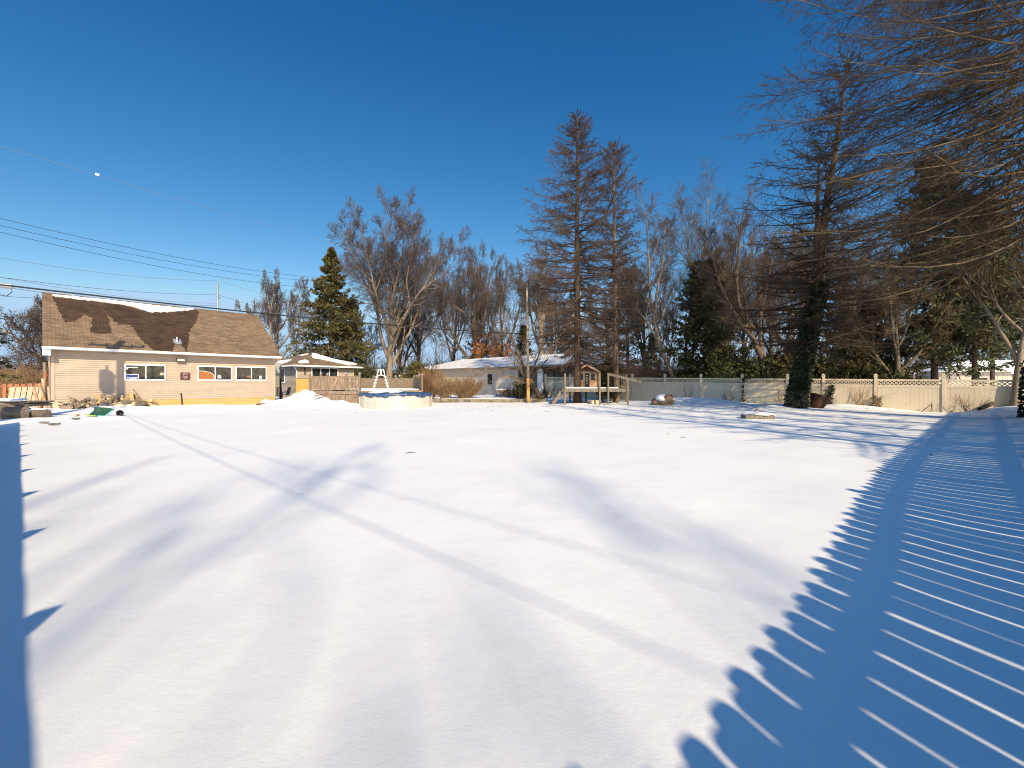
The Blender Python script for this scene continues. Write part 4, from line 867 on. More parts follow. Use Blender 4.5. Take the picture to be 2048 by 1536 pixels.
# hut
hp=W(1172,771,27.5)
hut=thing('playhouse','tiny brown board playhouse with a gable porch and snowy roof','playhouse',(hp.x,27.15,PZ+.004),R(-14)); w2=.62; dp=1.05; hh=1.12
mb=MB()
def wallseg(x0,x1,z0,z1):
    n=max(1,int((z1-z0)/.11)); 
    for k in range(n): c=(z1-z0)/n; mb.box(x0,x1,-.02,.02,z0+k*c+.006,z0+(k+1)*c-.004)
for q in ((-w2,-.17,0,.50),(-w2,-.50,.50,.90),(-.24,-.17,.50,.90),(-w2,-.17,.90,hh-.1),(.17,w2,0,.50),(.17,.24,.5,.9),(.48,w2,.5,.9),(.17,w2,.9,hh-.1)): wallseg(*q)
for sx in (-w2,w2-.03):
    for k in range(10): mb.box(sx,sx+.03,.021,dp,k*.11+.005,k*.11+.105)
for k in range(10): mb.box(-w2,w2,dp+.001,dp+.03,k*.11+.005,k*.11+.105)
mb.build('wall',M['hutwood'],hut)
mb=MB()
for x in (-.22,-.17,.17): mb.box(x-.025,x+.025,-.045,-.021,0,.95)
mb.box(-w2,w2,-.06,-.021,hh-.16,hh-.05); mb.box(w2+.06,w2+.15,-.05,.04,0,hh); mb.box(-w2-.06,-w2-.0,-.05,.04,0,hh); mb.build('frame',M['tanwood'],hut)
mb=MB(); mb.box(-.145,.145,.06,.08,0,.94); dd=mb.build('door',M['black'],hut); mb=MB()
for k in range(4): mb.box(-.06,.06,.05,.059,.3+k*.16,.33+k*.16)
mb.build('slat',M['palletwood'],dd)
for x0,x1 in ((-.50,-.24),(.24,.48)): mb=MB(); mb.box(x0,x1,.0,.015,.5,.9); mb.build('window',M['black'],hut)
rz_=.46; mb=MB(); ov=.2
mb.prism([(-w2-ov,-.3,hh-.10),(0,-.3,hh+rz_-.1),(w2+ov,-.3,hh-.10),(w2+ov,-.3,hh-.15),(0,-.3,hh+rz_-.16),(-w2-ov,-.3,hh-.15)],(0,dp+.5,0)); rf=mb.build('roof',M['greywood'],hut)
mb=MB(); 
for s in (-1,1): mb.bar((s*(w2+ov+.01),-.32,hh-.12),(0,-.32,hh+rz_-.115),.03,.10)
mb.build('barge_board',M['hutwood'],rf)
mb=MB(); mb.prism([(-w2,-.06,hh-.06),(w2,-.06,hh-.06),(0,-.06,hh+rz_-.2)],(0,.03,0)); mb.build('gable_board',M['rust'],rf)
mb=MB(); mb.prism([(.12,.25,hh+rz_-.10),(w2+ov-.02,.15,hh-.09),(w2+ov-.02,1.15,hh-.09),(.02,1.15,hh+rz_-.07)],(0,0,.05)); mb.build('roof_snow',M['snowroof'],rf,bevel=.02)
t=thing('stone_block','pale stone block lying in the shade under the play platform','block',W(1188,803,26.0),.3)
mb=MB(); mb.box(-.26,.24,-.2,.2,-.14,.10); mb.build('block',M['concrete'],t,bevel=.05)

# ------------------------------------------------------------------ things on the snow by the fence
p=W(1328,803,24.6); b=thing('boulder','brown boulder with a snow cap near the fence','boulder',(p.x,24.6,g1(p.x,24.6)+.20))
rock('stone',None,(0,0,-.04),.62,.48,.34,M['rock'],11,b); rock('stone',None,(.30,.1,.24),.22,.2,.19,M['rock'],5,b); rock('stone',None,(-.5,-.1,-.05),.22,.2,.16,M['rock'],3,b); rock('snow_cap',None,(-.16,-.03,.2),.50,.42,.20,M['snowroof'],7,b); rock('snow_cap',None,(.38,-.05,.05),.2,.25,.16,M['snowroof'],9,b)
p=W(1514,829,15.9); t=thing('fire_pit','low square timber fire pit lid under snow with an iron tripod','fire pit',(p.x,15.9,g1(p.x,15.9)),-.05)
mb=MB(); mb.prism([(-.62,-.40,0),(.42,-.46,0),(.60,.35,0),(-.40,.42,0)],(0,0,.13)); mb.build('lid',M['greywood'],t,bevel=.015)
rock('snow_cap',None,(.02,.02,.15),.56,.38,.085,M['snowroof'],2,t)
mb=MB(); 
for dx,dy in ((-.20,-.05),(.22,-.08),(.02,.2)): mb.tube([(dx*.9,dy,.18),(dx*.35,dy*.4,.30),(0,0,.34)],.014,6)
mb.tube([(0,0,.33),(0,0,.43)],.012,6); mb.build('tripod',M['rust'],t)
p=W(1633,802,22.0); t=thing('tilted_pot','large rusty red pot tipped over beside the ivy covered trunk','pot',(p.x,22.0,g1(p.x,22)+.16),0,rot=(.15,.42,.3))
mb=MB(); mb.lathe([(.02,-.25),(.30,-.25),(.36,.0),(.44,.38),(.48,.39),(.48,.46),(.43,.46),(.38,.2),(.0,.1)],28); mb.build('body',M['pot'],t,smooth=True)
g_=np.random.default_rng(5)
def vine(name,label,pts,n,w_,m='ivy',group=None):
    P=curve_pts([tuple(p) for p in pts],14); o=Vector(P[0]); t=thing(name,label,'vine',o,0,group); Pl=P-P[0]
    mb=MB(); mb.tube([tuple(q) for q in Pl],.014,5); mb.build('stem',M['twigdark'],t)
    idx=g_.integers(0,13,n); u=g_.random((n,1)); q=Pl[idx]*(1-u)+Pl[idx+1]*u+g_.normal(0,w_,(n,3))*np.array([1,.5,.6]); q[:,2]=np.maximum(q[:,2],.02)
    leaf_cards(g_,'leaves',q,g_.normal(0,1,(n,3)),.10,.05,M[m],t); return t
def FP(px,z,off=.16):
    p=fp1(px); d=Vector((p.x,p.y)).normalized(); q=p-d*off; return Vector((q.x,q.y,g1(q.x,q.y)+z))
vine('ivy_vine','dark ivy vine with bushy foot climbing the fence right of the red pot',[FP(1662,-.05),FP(1658,.35),FP(1661,.7),FP(1664,1.0)],260,.09)
vine('ivy_vine','thin black ivy stem hooked over the fence post left of the ivy trunk',[FP(1487,-.05),FP(1486,.5),FP(1487,1.0),FP(1486,1.45),FP(1492,1.52),FP(1500,1.5)],90,.035)
vine('ivy_vine','short dry brown vine at the foot of the fence post nearest the brambles',[FP(1752,-.05),FP(1755,.25),FP(1750,.5)],140,.12,'ivydry')
for k,(px,n,h,sp,sd,lab) in enumerate(((1722,16,1.35,.75,3,'tangled bare brambles in front of the fence near its right end'),(1375,6,1.3,.45,4,'few bare stems leaning on the fence beside the boulder'),(1457,10,.9,.5,5,'thin bare shrub against the fence midway between boulder and ivy trunk'),(1562,9,1.2,.45,6,'bare stems rising against the fence just left of the ivy trunk'),(1945,11,1.0,.8,8,'sparse bare stems in front of the rightmost fence panels'))):
    q=FP(px,0,.5); bush('bare_shrub',lab,q,h,sp,sd,n=n,mat1='twigpale' if k in(1,) else 'bushstem',n2=4,n3=2,foot=.3,fan=60,r=.012,group='bare shrubs along the fence',cat='shrub')
q=FP(1860,0,.35); t=thing('fallen_branch','forked dead branch propped against the bright fence panel','branch',q)
mb=MB(); mb.tube([(-.45,0,0),(-.1,0,.28),(.10,.02,.42)],[.02,.016,.01],5); mb.tube([(.05,.0,.0),(.08,.02,.25),(.10,.02,.40)],.014,5); mb.build('branch',M['twigdark'],t)
q=Vector((*FP(1985,0,.7)[:2],g1(*FP(1985,0,.7)[:2]))); t=thing('brush_log','dark rotting log lying against the fence under the right hand tree','log',q,.35)
mb=MB(); mb.tube([(-1.1,0,-.02),(-.4,.1,.06),(.3,.2,.14),(.8,.3,.22)],[.07,.10,.10,.08],9); mb.build('log',M['barkdark'],t)
q=W(1850,737,43)
# white shed beyond the fence
p=W(1921,760,40); s3=thing('white_shed','small white shed with a snowy hip roof beyond the fence','shed',(p.x,40,0),R(-18)); w2_=2.55
mb=MB(); mb.box(-w2_,w2_,-1.8,1.8,-.2,2.45)
for k in range(16): mb.box(-w2_+k*.32,-w2_+k*.32+.02,-1.815,-1.801,.1,2.4)
mb.build('wall',M['paintwall'],s3)
mb=MB(); pts=[(-w2_-.55,-2.3,2.5),(w2_+.55,-2.3,2.5),(w2_+.55,2.3,2.5),(-w2_-.55,2.3,2.5),(-.4,0,3.25),(.6,0,3.25)]; mb.add(pts,[(0,1,5,4),(1,2,5),(2,3,4,5),(3,0,4),(3,2,1,0)]); rf=mb.build('roof',M['snowroof'],s3)
mb=MB(); mb.bar((-w2_-.55,-2.3,2.44),(w2_+.55,-2.3,2.44),.05,.11); mb.build('fascia',M['trimwhite'],s3)
mb=MB(); mb.box(-.2,.9,-1.83,-1.816,1.3,1.85); mb.build('window',M['black'],s3)
p=W(2000,757,46); s4=thing('brick_house','orange brick house end showing beyond the white shed','house',(p.x+1.5,46,0),R(-20))
mb=MB(); mb.box(-3.2,4,0,6,-.2,2.4); mb.build('wall',M['brickpale'],s4); mb=MB(); mb.prism([(-3.6,-.5,2.4),(-3.6,3,4.0),(-3.6,6.5,2.4)],(8,0,0)); mb.build('roof',M['snowroof'],s4)
p=W(1828,757,52); s5=thing('distant_house','far house with a wide snowy roof behind the dark evergreens','house',(p.x,54,0),R(-25))
mb=MB(); mb.box(-5,3,0,6,-.2,1.9); mb.build('wall',M['brick'],s5); mb=MB(); mb.prism([(-5.5,-.6,1.9),(-5.5,3,3.2),(-5.5,6.6,1.9)],(9,0,0)); mb.build('roof',M['snowroof'],s5)

# ------------------------------------------------------------------ left edge: fence, boards, logs, firewood, sled
rfn=thing('red_fence','weathered red-brown board fence running left from the garage corner','fence',(-28.2,26,0)); rg=random.Random(12)
fa=Vector((-28.0,25.6)); fb=Vector((-36,24.6)); Lf=(fb-fa).length; zt=1.32
for face in (0,1):
    mb=MB(); n=int(Lf/.34)
    for k in range(n):
        u=(k+.1+face*.5)*.34/Lf; q=fa+(fb-fa)*u; q2=fa+(fb-fa)*(u+.2/Lf); off=-.06 if face==0 else .06; h=zt+rg.uniform(-.02,.03)-(.05 if face else 0)
        mb.bar((q.x+28.2,q.y-26+off,h/2-.1),(q2.x+28.2,q2.y-26+off,h/2-.1),.02,h+.2)
    mb.build('boards',M['redwood'],rfn)
mb=MB()
for z in (.35,1.15): mb.bar((fa.x+28.2,fa.y-26,z),(fb.x+28.2,fb.y-26,z),.05,.09)
mb.build('rail',M['redwood'],rfn)
for k in range(4): q=fa+(fb-fa)*(k/3.3); mb=MB(); mb.box(q.x+28.2-.05,q.x+28.2+.05,q.y-26-.045,q.y-26+.045,-.3,1.42); mb.build('post',M['redwood'],rfn)
def LP(px,d,z=0): x=WX(px,d); return Vector((x,d,g1(x,d)+z))
t=thing('leaning_pallet','grey slatted pallet leaning against the red fence','pallet',LP(56,22.2),.75)
mb=MB()
for k in range(7): mb.bar((-.66+k*.2,0-.02,0),(-.56+k*.2,.38-.02,1.06-.01*k),.165,.02,up=(1,0,0)) if False else mb.prism([(-.74+k*.205,0,0),(-.57+k*.205,0,0),(-.47+k*.205,.40,1.05),(-.64+k*.205,.40,1.05)],(0,-.022,.008))
for z in (.12,.55,.95): mb.bar((-.70,.05+z*.38,z),(.80,.05+z*.38,z),.03,.09)
mb.build('boards',M['palletwood'],t)
for k,(px,tp,dz,wv,mn,lab) in enumerate(((86,90,1.55,.13,'redwood','reddish plank leaning against the garage corner'),(93,91,2.25,.12,'tanwood','tall pale post leaning at the garage corner, tallest of the leaning timbers'),(83,98,1.75,.11,'redwood','red-brown board tilted right against the garage corner'),(90,97,1.45,.10,'palletwood','grey board leaning in front of the red timbers'),(80,83,1.0,.13,'hutwood','short brown board beside the pallet'),(95,99,1.2,.08,'hutwood','narrow dark batten leaning closest to the downspout'))):
    q=LP(px,20.6-.1*k,-.05); t=thing('leaning_timber',lab,'timber',q,0,'timbers leaning at the garage corner')
    mb=MB(); mb.bar((0,0,0),(WX(tp,20.9)-q.x+.1*k*0,.35,dz),wv,.05,up=(0,1,0)); mb.build('timber',M[mn],t)
q=LP(20,22.6,.2); t=thing('slanted_beam','pale beam lying aslant in front of the red fence','beam',q); mb=MB(); mb.bar((-.6,0,0),(.75,.1,.55),.08,.13); mb.build('beam',M['tanwood'],t)
# stack of planks and logs at the frame's edge
def log_obj(name,label,loc,rz,L_,r,m='logbark',snow=False,tilt=0,group=None):
    t=thing(name,label,'log',loc,0,group,rot=(0,tilt,rz)); rg=np.random.default_rng(int(L_*1000)); K=7; P=np.zeros((1,K,3)); P[0,:,0]=np.linspace(-L_/2,L_/2,K); P[0,:,1:]=rg.normal(0,.015,(K,2))
    V,F=tubes(P,np.full((1,K),r)*(1+.07*rg.normal(0,1,(1,K))),14); np_mesh('bark',V,F,M[m],t)
    for s in (-1,1): mb=MB(); mb.tube([(s*(L_/2-.02),0,0),(s*(L_/2+.012),0,0)],r*.93,14); mb.build('cut_end',M['oldsplit'],t)
    if snow: rock('snow_cap',None,(0,0,r*.72),L_*.47,r*.75,r*.42,M['snowroof'],4,t)
    return t
log_obj('large_log','thick grey log with a pale cut end at the far left edge of the yard',LP(4,15.0,.16),.9,1.2,.27)
log_obj('large_log','dark log with snow on it lying in front of the plank stack',LP(70,15.6,.13),.15,.8,.16,snow=True)
log_obj('large_log','dark hollow log lying under the plank stack at left',LP(38,16.0,.14),.1,1.5,.2,m='barkdark')
t=thing('plank_stack_board','snow covered stack of old boards resting on logs at left','boards',LP(20,15.8,.40),.05)
mb=MB(); rg=random.Random(3)
for k in range(4): mb.box(-1.5+rg.uniform(-.05,.05),1.05+rg.uniform(-.1,.1),-.45,.45,k*.05,k*.05+.042)
mb.build('boards',M['greywood'],t); rock('snow_cap',None,(-.2,0,.22),1.25,.46,.09,M['snowroof'],6,t)
# firewood: quarter splits and kindling, each piece its own thing
def split_mesh(nm,seed,L_,r,mats):
    rg=random.Random(seed); n=5; a0=rg.uniform(-.2,.2); arc=[(r*math.cos(a0+k*R(95)/n),r*math.sin(a0+k*R(95)/n)) for k in range(n+1)]; prof=[(0,0)]+arc; cx=sum(p[0] for p in prof)/len(prof); cz=sum(p[1] for p in prof)/len(prof)
    vs=[]; 
    for x in (-L_/2,L_/2): vs+=[(x+rg.uniform(-.01,.01),p[0]-cx+rg.uniform(-.006,.006),p[1]-cz+rg.uniform(-.006,.006)) for p in prof]
    m=len(prof); fs=[tuple(reversed(range(m))),tuple(range(m,2*m))]+[(i,(i+1)%m,m+(i+1)%m,m+i) for i in range(m)]
    me=bpy.data.meshes.new(nm); me.from_pydata(vs,[],fs)
    for q in mats: me.materials.append(q)
    me.polygons.foreach_set('material_index',[0,0]+[0 if i in (0,m-1) else 1 for i in range(m)]); me.update(); return me
fresh=[split_mesh('firewood',k,.42+.05*(k%3),.14+.025*(k%2),(M['endgrain'],M['logbark'])) for k in range(5)]
old=[split_mesh('firewood',20+k,.42+.06*(k%3),.125+.02*(k%2),(M['oldsplit'],M['logbark'])) for k in range(4)]
kind=[split_mesh('kindling',40+k,.5+.1*k,.06,(M['oldsplit'],M['logbark'])) for k in range(3)]
rg=random.Random(21)
def heap_h(s): # heap profile along the wall
    return .12+.30*math.exp(-((s-1.2)/.6)**2)+.42*math.exp(-((s-2.35)/.65)**2)+.40*math.exp(-((s-4.0)/.75)**2)+.10*math.exp(-((s-5.0)/.5)**2)
def lay(me,s,off,z,lab,grp,rx,ry,rz,cat='firewood',nm='firewood'):
    s=.1+s*.66
    o=bpy.data.objects.new(nm,me); C.objects.link(o); p=G@Vector((s,-off,0)); o.location=(p.x,p.y,g1(p.x,p.y)+z); o.rotation_euler=(rx,ry,rz); tag(o,lab,cat,grp)
for k in range(64):
    s=rg.uniform(.5,2.1); off=rg.uniform(.2,1.25); H=heap_h(s)*max(0,1-(off-.2)/1.5)
    lay(rg.choice(old if rg.random()<.45 else kind),s,off,rg.uniform(.02,H),'grey weathered firewood stick in the left half of the heap','weathered firewood in the heap by the siding',rg.uniform(0,6.2),rg.gauss(0,.45),rg.uniform(0,6.2))
for k in range(58):
    s=rg.gauss(2.75,.55) if k<36 else rg.gauss(3.9,.5); off=rg.uniform(.2,1.2); H=heap_h(s)*max(0.05,1-(off-.2)/1.4)
    me=rg.choice(fresh if rg.random()<.62 else old); f_=me in fresh
    lay(me,s,off,rg.uniform(.04,max(.06,H)),'freshly split yellow firewood piece in the heap against the siding' if f_ else 'dark barked firewood piece among the yellow splits','yellow splits in the firewood heap' if f_ else 'dark pieces among the yellow splits',rg.uniform(0,6.2),rg.gauss(0,.6),rg.uniform(0,6.2))
for k,(s,off,ry) in enumerate(((2.2,.5,1.1),(2.45,.45,-1.0),(2.95,.5,1.2),(3.75,.35,1.2),(4.1,.4,-1.3),(4.3,.35,1.0))):
    lay(fresh[k%5],s,off,heap_h(s)*.75+.08,'yellow split log standing on end at the top of the heap','upright splits on the firewood heap',.5*k,ry,1+k)
for k in range(14):
    s=rg.uniform(3.2,5.4); off=rg.uniform(1.0,1.9)
    lay(rg.choice(fresh),s,off,.13+rg.uniform(0,.1),'yellow wood chunk half sunk in snow in front of the heap','wood chunks sunk in the snow',rg.uniform(0,6),rg.gauss(0,.3),rg.uniform(0,6))
hp_=G@Vector((2.6,-1.2,0)); h2=G@Vector((1.6,-1.7,0))
heap('snow_bank','bank of snow covering the front of the firewood heap','snow bank',[(hp_.x,hp_.y,.95,.6,.26,1),(G@Vector((3.3,-.95,0))).to_tuple()[:2]+(.8,.5,.20,1),(h2.x,h2.y,.8,.5,.14,1)],M['snowroof'],.07)
q=LP(203,16.6,.10); t=thing('plastic_sled','dark green plastic sled half buried in front of the firewood','sled',q,0,rot=(R(38),R(4),R(-6)))
vs=[];nx_,ny_=13,7
for j in range(ny_):
    for i in range(nx_):
        u=i/(nx_-1)*2-1; v=j/(ny_-1)*2-1; vs.append((u*.44,v*.24*(1-.12*u*u),.11*max(abs(v)**4,max(0,(u*1.0))**5)))
mb=MB(); mb.add(vs,[(j*nx_+i,j*nx_+i+1,(j+1)*nx_+i+1,(j+1)*nx_+i) for j in range(ny_-1) for i in range(nx_-1)]); o=mb.build('shell',M['sled'],t,smooth=True); sm=o.modifiers.new('thick','SOLIDIFY'); sm.thickness=.012
mb=MB(); mb.tube([vs[i] for i in range(0,8)],.022,6); mb.build('rim',M['limeplastic'],t); mb=MB(); mb.tube([vs[i] for i in range(8,13)]+[vs[(j)*nx_+12] for j in range(1,6)],.022,6); mb.build('rim',M['bluetarp'],t)
q=LP(241,16.9,.10); t=thing('black_bucket','black bucket on its side in the snow right of the sled','bucket',q,0,rot=(R(80),0,R(30))); mb=MB(); mb.lathe([(.0,-.1),(.08,-.1),(.11,.1),(.118,.1),(.118,.113),(.1,.11),(.08,-.07),(0,-.07)],20); mb.build('body',M['black'],t,smooth=True)
for k,(px,py,lab) in enumerate(((88,842,'small brown bark chip on the snow near the log ends'),(108,846,'dark bark chip on the snow, lowest of the chips by the logs'),(153,830,'brown wood chunk left of the green sled'),(152,836,'thin dark stick on the snow left of the sled'))):
    d=1.2*FPX/(py-CY); q=LP(px,d,.02); t=thing('bark_chip',lab,'chip',q,k,'chips of bark on the snow'); mb=MB(); mb.prism([(-.13,-.04,0),(.1,-.07,0),(.15,.03,0),(-.06,.08,0)],(0,0,.05)); mb.build('chip',M['logbark'] if k!=2 else M['endgrain'],t,bevel=.01)

# ------------------------------------------------------------------ poles and wires
def wire(name,label,a,b,sag,r,m,group=None,cat='wire',K=26):
    a=Vector(a);b=Vector(b); pts=[]
    for k in range(K):
        u=k/(K-1); p=a.lerp(b,u); p.z-=4*sag*u*(1-u); pts.append(p-a)
    mb=MB(); mb.tube(pts,r,5); return tag(mb.build(name,M[m],None,loc=a,smooth=True),label,cat,group)
UP=Vector((-16.8,12.6,0))
up=thing('utility_pole','wooden utility pole with transformer can and crossarm at the left fence line','utility pole',(UP.x,UP.y,0))
mb=MB(); mb.tube([(0,0,-.5),(0,0,5),(0,0,9.5)],[.20,.17,.14],14); mb.build('pole',M['polewood'],up,smooth=True)
mb=MB(); mb.bar((-.7,-.75,8.95),(.7,.75,8.95),.09,.12); mb.bar((-.55,.6,8.35),(.5,-.55,8.2),.09,.12); mb.bar((0,0,8.35),(.45,.48,8.9),.04,.04); mb.build('crossarm',M['polewood'],up)
mb=MB(); mb.lathe([(.0,6.75),(.2,6.77),(.26,6.87),(.26,7.7),(.22,7.77),(.0,7.8)],20,c=(-.36,-.33,0)); mb.tube([(-.36,-.33,7.75),(-.36,-.33,8.1)],.05,8); mb.bar((-.25,-.23,7.55),(0,0,7.55),.06,.08); mb.bar((-.25,-.23,7.0),(0,0,7.0),.06,.08); mb.build('transformer',M['galv'],up,smooth=False)
mb=MB()
for s in (-.65,-.3,.35,.65): mb.lathe([(.02,9.0),(.05,9.05),(.03,9.1),(.05,9.16),(.02,9.2)],8,c=(s,s*1.07,0))
mb.build('insulator',M['plastic'],up)
yp=W(1056.5,804,29.3); yp.z=g1(yp.x,yp.y)
np_=thing('wooden_pole','tall bare pole, pale above and orange at the foot, before the ranch house','pole',yp)
mb=MB(); mb.tube([(0,0,-.3),(-.01,0,1.7)],[.115,.105],12); mb.build('stripped_base',M['poleorange'],np_,smooth=True)
mb=MB(); mb.tube([(-.01,0,1.701),(-.05,0,5),(-.10,0,8.25)],[.104,.088,.066],12); mb.build('shaft',M['polewood'],np_,smooth=True)
mpx=W(436,700,46); mp_=thing('metal_pole','slender grey metal pole rising behind the garage ridge','pole',(mpx.x,46,0))
mb=MB(); mb.tube([(0,0,0),(-.02,0,12.3)],[.13,.10],10); mb.build('pole',M['galv'],mp_,smooth=True)
mb=MB(); 
for z in (10.55,9.35): mb.tube([(0,0,z),(.22,0,z+.04),(.24,0,z+.16)],.03,6)
mb.build('bracket',M['black'],mp_)
wire('service_cable','thick black cable from the left pole over the garage to the bare wooden pole',W(-110,556,12.6),W(1055,668,29.3),.22,.027,'cable',cat='cable')
p=W(8,571,13.8); t=thing('cable_splice','grey splice case hanging on the thick cable at the left edge','splice case',p,R(46)); mb=MB(); mb.tube([(-.5,0,0),(-.42,0,0),(.16,0,0),(.22,0,0)],[.03,.085,.085,.03],10); mb.build('case',M['galv'],t); mb=MB(); mb.tube([(-.4,0,-.06),(-.2,.0,-.28),(.05,0,-.33),(.17,0,-.18),(.15,0,-.02)],.012,6); mb.build('cable_loop',M['cable'],t)
wire('service_cable','black cable continuing from the bare pole into the trees at right',(yp.x-.06,yp.y,W(1055,668,29.3).z),W(1360,700,40),.5,.022,'cable',cat='cable')
wl=((-110,409,640,555),(-110,424,630,562),(-110,437,622,575))
for k,(x0,y0,x1,y1) in enumerate(wl):
    wire('power_line',('topmost of the three black power lines crossing the sky','middle one of the three black power lines crossing the sky','lowest of the three black power lines crossing the sky')[k],W(x0,y0,21),W(x1,y1,44),.55,.012,'cable','power lines over the garage')
wire('power_line','pale hair-thin wire with a tag high in the left sky',W(-90,264,20),W(760,512,52),.15,.009,'palecable')
p=W(194.5,348.5,27.6); t=thing('wire_tag','small white rectangular tag clipped on the thin high wire','tag',p,R(20),rot=(0,R(14),R(15))); mb=MB(); mb.box(-.11,.11,-.02,.02,-.07,.07); mb.build('plate',M['plastic'],t); mb=MB(); mb.box(-.05,.05,-.025,-.021,-.03,.03); mb.build('mark',M['galv'],t)
for k,(x0,y0,d0,x1,y1,d1,sg_,mm,lab) in enumerate(((-100,497,24,434,560,46,.5,'palecable','pale wire reaching the top of the metal pole'),(-100,540,24,434,588,46,.4,'cable','dark wire reaching the upper bracket of the metal pole'),(-100,534,24,434,606,46,.5,'palecable','grey drooping wire reaching the lower bracket of the metal pole'),(-100,556,24,436,610,46,.5,'cable','dark wire just above the garage ridge'),(436,560,46,660,612,70,.5,'palecable','pale wire leaving the top of the metal pole to the right'),(436,589,46,620,628,70,.5,'cable','dark wire leaving the metal pole towards the green spruce'),(436,607,46,1000,664,70,.9,'palecable','pale wire sagging from the metal pole behind the trees'),(-100,640,24,120,662,40,.2,'cable','low wire beyond the garage at the left edge'),(-100,580,24,95,596,34,.1,'cable','short dark wire at the left running behind the garage gable'),(-60,716,26,105,716,36,.05,'cable','lowest wire crossing the bare trees at left'))):
    wire('utility_wire',lab,W(x0,y0,d0),W(x1,y1,d1),sg_,.012,mm,'thin wires behind the garage')
# the pair of lines along the left fence whose shadows cross the lawn
q2=Vector((14.7,-19.6,0))
wire('overhead_line','upper black line along the left fence out of the picture',UP+Vector((0,0,5.6)),q2+Vector((0,0,10.4)),.5,.0075,'cable','lines along the left fence')
wire('overhead_line','lower black line along the left fence out of the picture',UP+Vector((0,0,5.58)),q2+Vector((0,0,8.8)),.45,.009,'cable','lines along the left fence')

# ------------------------------------------------------------------ fences beside and behind the photographer
FH=1.8
def fence_shadowbox(name,label,A,d,L_,h,seed):
    t=thing(name,label,'fence',(A.x,A.y,0),math.atan2(d.y,d.x)); rg=random.Random(seed); n=int(L_/.25)
    for face in (0,1):
        mb=MB()
        for k in range(n):
            s=k*.25+(.125 if face else 0); p=A+d*s; z0=g1(p.x,p.y)-.05; hh=h+rg.uniform(-.015,.015)+(.012 if face else 0)+z0+.05; w_=.131+rg.uniform(-.011,.009); s+=rg.uniform(-.006,.006)
            if rg.random()<.04: hh+=.12
            y=.030 if face==0 else -.030; r_=.04
            mb.prism([(s,y,z0),(s+w_,y,z0),(s+w_,y,hh-r_),(s+w_-r_*.35,y,hh-r_*.3),(s+w_-r_,y,hh),(s+r_,y,hh),(s+r_*.35,y,hh-r_*.3),(s,y,hh-r_)],(0,.018 if face==0 else -.018,0))
        mb.build('boards',M['greywood'],t)
    for zr in (.35,.98,h-.20):
        mb=MB(); K=int(L_/2.4)
        for k in range(K+1):
            s0=k*L_/(K+1); s1=(k+1)*L_/(K+1); p=A+d*s0; q=A+d*s1; mb.bar((s0,0,g1(p.x,p.y)+zr),(s1,0,g1(q.x,q.y)+zr),.058,.09)
        mb.build('rail',M['greywood'],t)
    for k in range(int(L_/2.4)): s=k*2.4+1.27; p=A+d*s; z0=g1(p.x,p.y); mb=MB(); mb.box(s-.045,s+.045,-.05,.05,z0-.3,z0+h-.02); mb.build('post',M['greywood'],t)
fence_shadowbox('board_fence','tall grey shadowbox board fence along the right side of the yard',Vector((FA[0],FA[1]))-Vector((FU[0],FU[1]))*4.2,Vector((FU[0],FU[1])),32.5,FH,5)
LA=Vector((-.62,-1.39)); LD=Vector((-.757,.653)).normalized()
lf=thing('privacy_fence','solid board fence with pointed posts along the left side of the yard','fence',(LA.x,LA.y,0),math.atan2(LD.y,LD.x))
mb=MB(); s=-4.0
while s<19.5: p=LA+LD*s; mb.box(s,s+.139,-.01,.01,-.1,FH+g1(p.x,p.y)*.6); s+=.14
mb.build('boards',M['greywood'],lf)
for zr in (.35,1.4): mb=MB(); mb.box(-4,19.4,.0101,.05,zr,zr+.09); mb.build('rail',M['greywood'],lf)
for k in range(11):
    s=-3.0+k*2.06; mb=MB(); mb.prism([(s-.055,.0501,-.3),(s+.055,.0501,-.3),(s+.055,.0501,FH+.10),(s,.0501,FH+.25),(s-.055,.0501,FH+.10)],(0,.11,0)); mb.build('post',M['greywood'],lf)
# ------------------------------------------------------------------ trees
def BASE(px,d): x=WX(px,d); return (x,d,g1(x,d)-.05)
def H(py,d,px=None): return EYE+(CY-py)/FPX*d
# bare and living spruces in the yard
conifer('dead_spruce','tallest bare brown spruce standing behind the play platform',BASE(1155,26.9),H(228,26.9),4.3,1,cat='spruce',nb=260,n2=28,n3=6,lo=-24,hi=36,t0=.2,whorl=34,t1=.975,sub_l=.18,br=.30,flat=1.0,k2=.06,upturn=.06,sag=.02,r0=.24,bark='barkdark',twig='twigrust',twigr=.010,rmin=.012,
 prof=ip((0,.3),(.17,.5),(.28,.85),(.5,.98),(.7,.70),(.87,.36),(.97,.12),(1,.05)),stem=[(0,0,-.3),(-.02,0,9),(-.02,0,H(228,26.9))])
conifer('dead_spruce','narrow bare spruce with a pale trunk right of the tallest one',BASE(1233,27.6),H(287,27.6),2.5,2,cat='spruce',nb=150,n2=26,n3=6,lo=-22,hi=46,t0=.2,whorl=28,t1=.975,sub_l=.2,br=.3,flat=1.0,k2=.03,upturn=.05,r0=.19,bark='bark',twig='twigrust',twigr=.010,rmin=.012,
 prof=ip((0,.5),(.2,.7),(.4,.85),(.6,.95),(.78,.85),(.9,.55),(1,.08)),stem=[(0,0,-.3),(-.12,0,8),(-.2,0,H(287,27.6))])
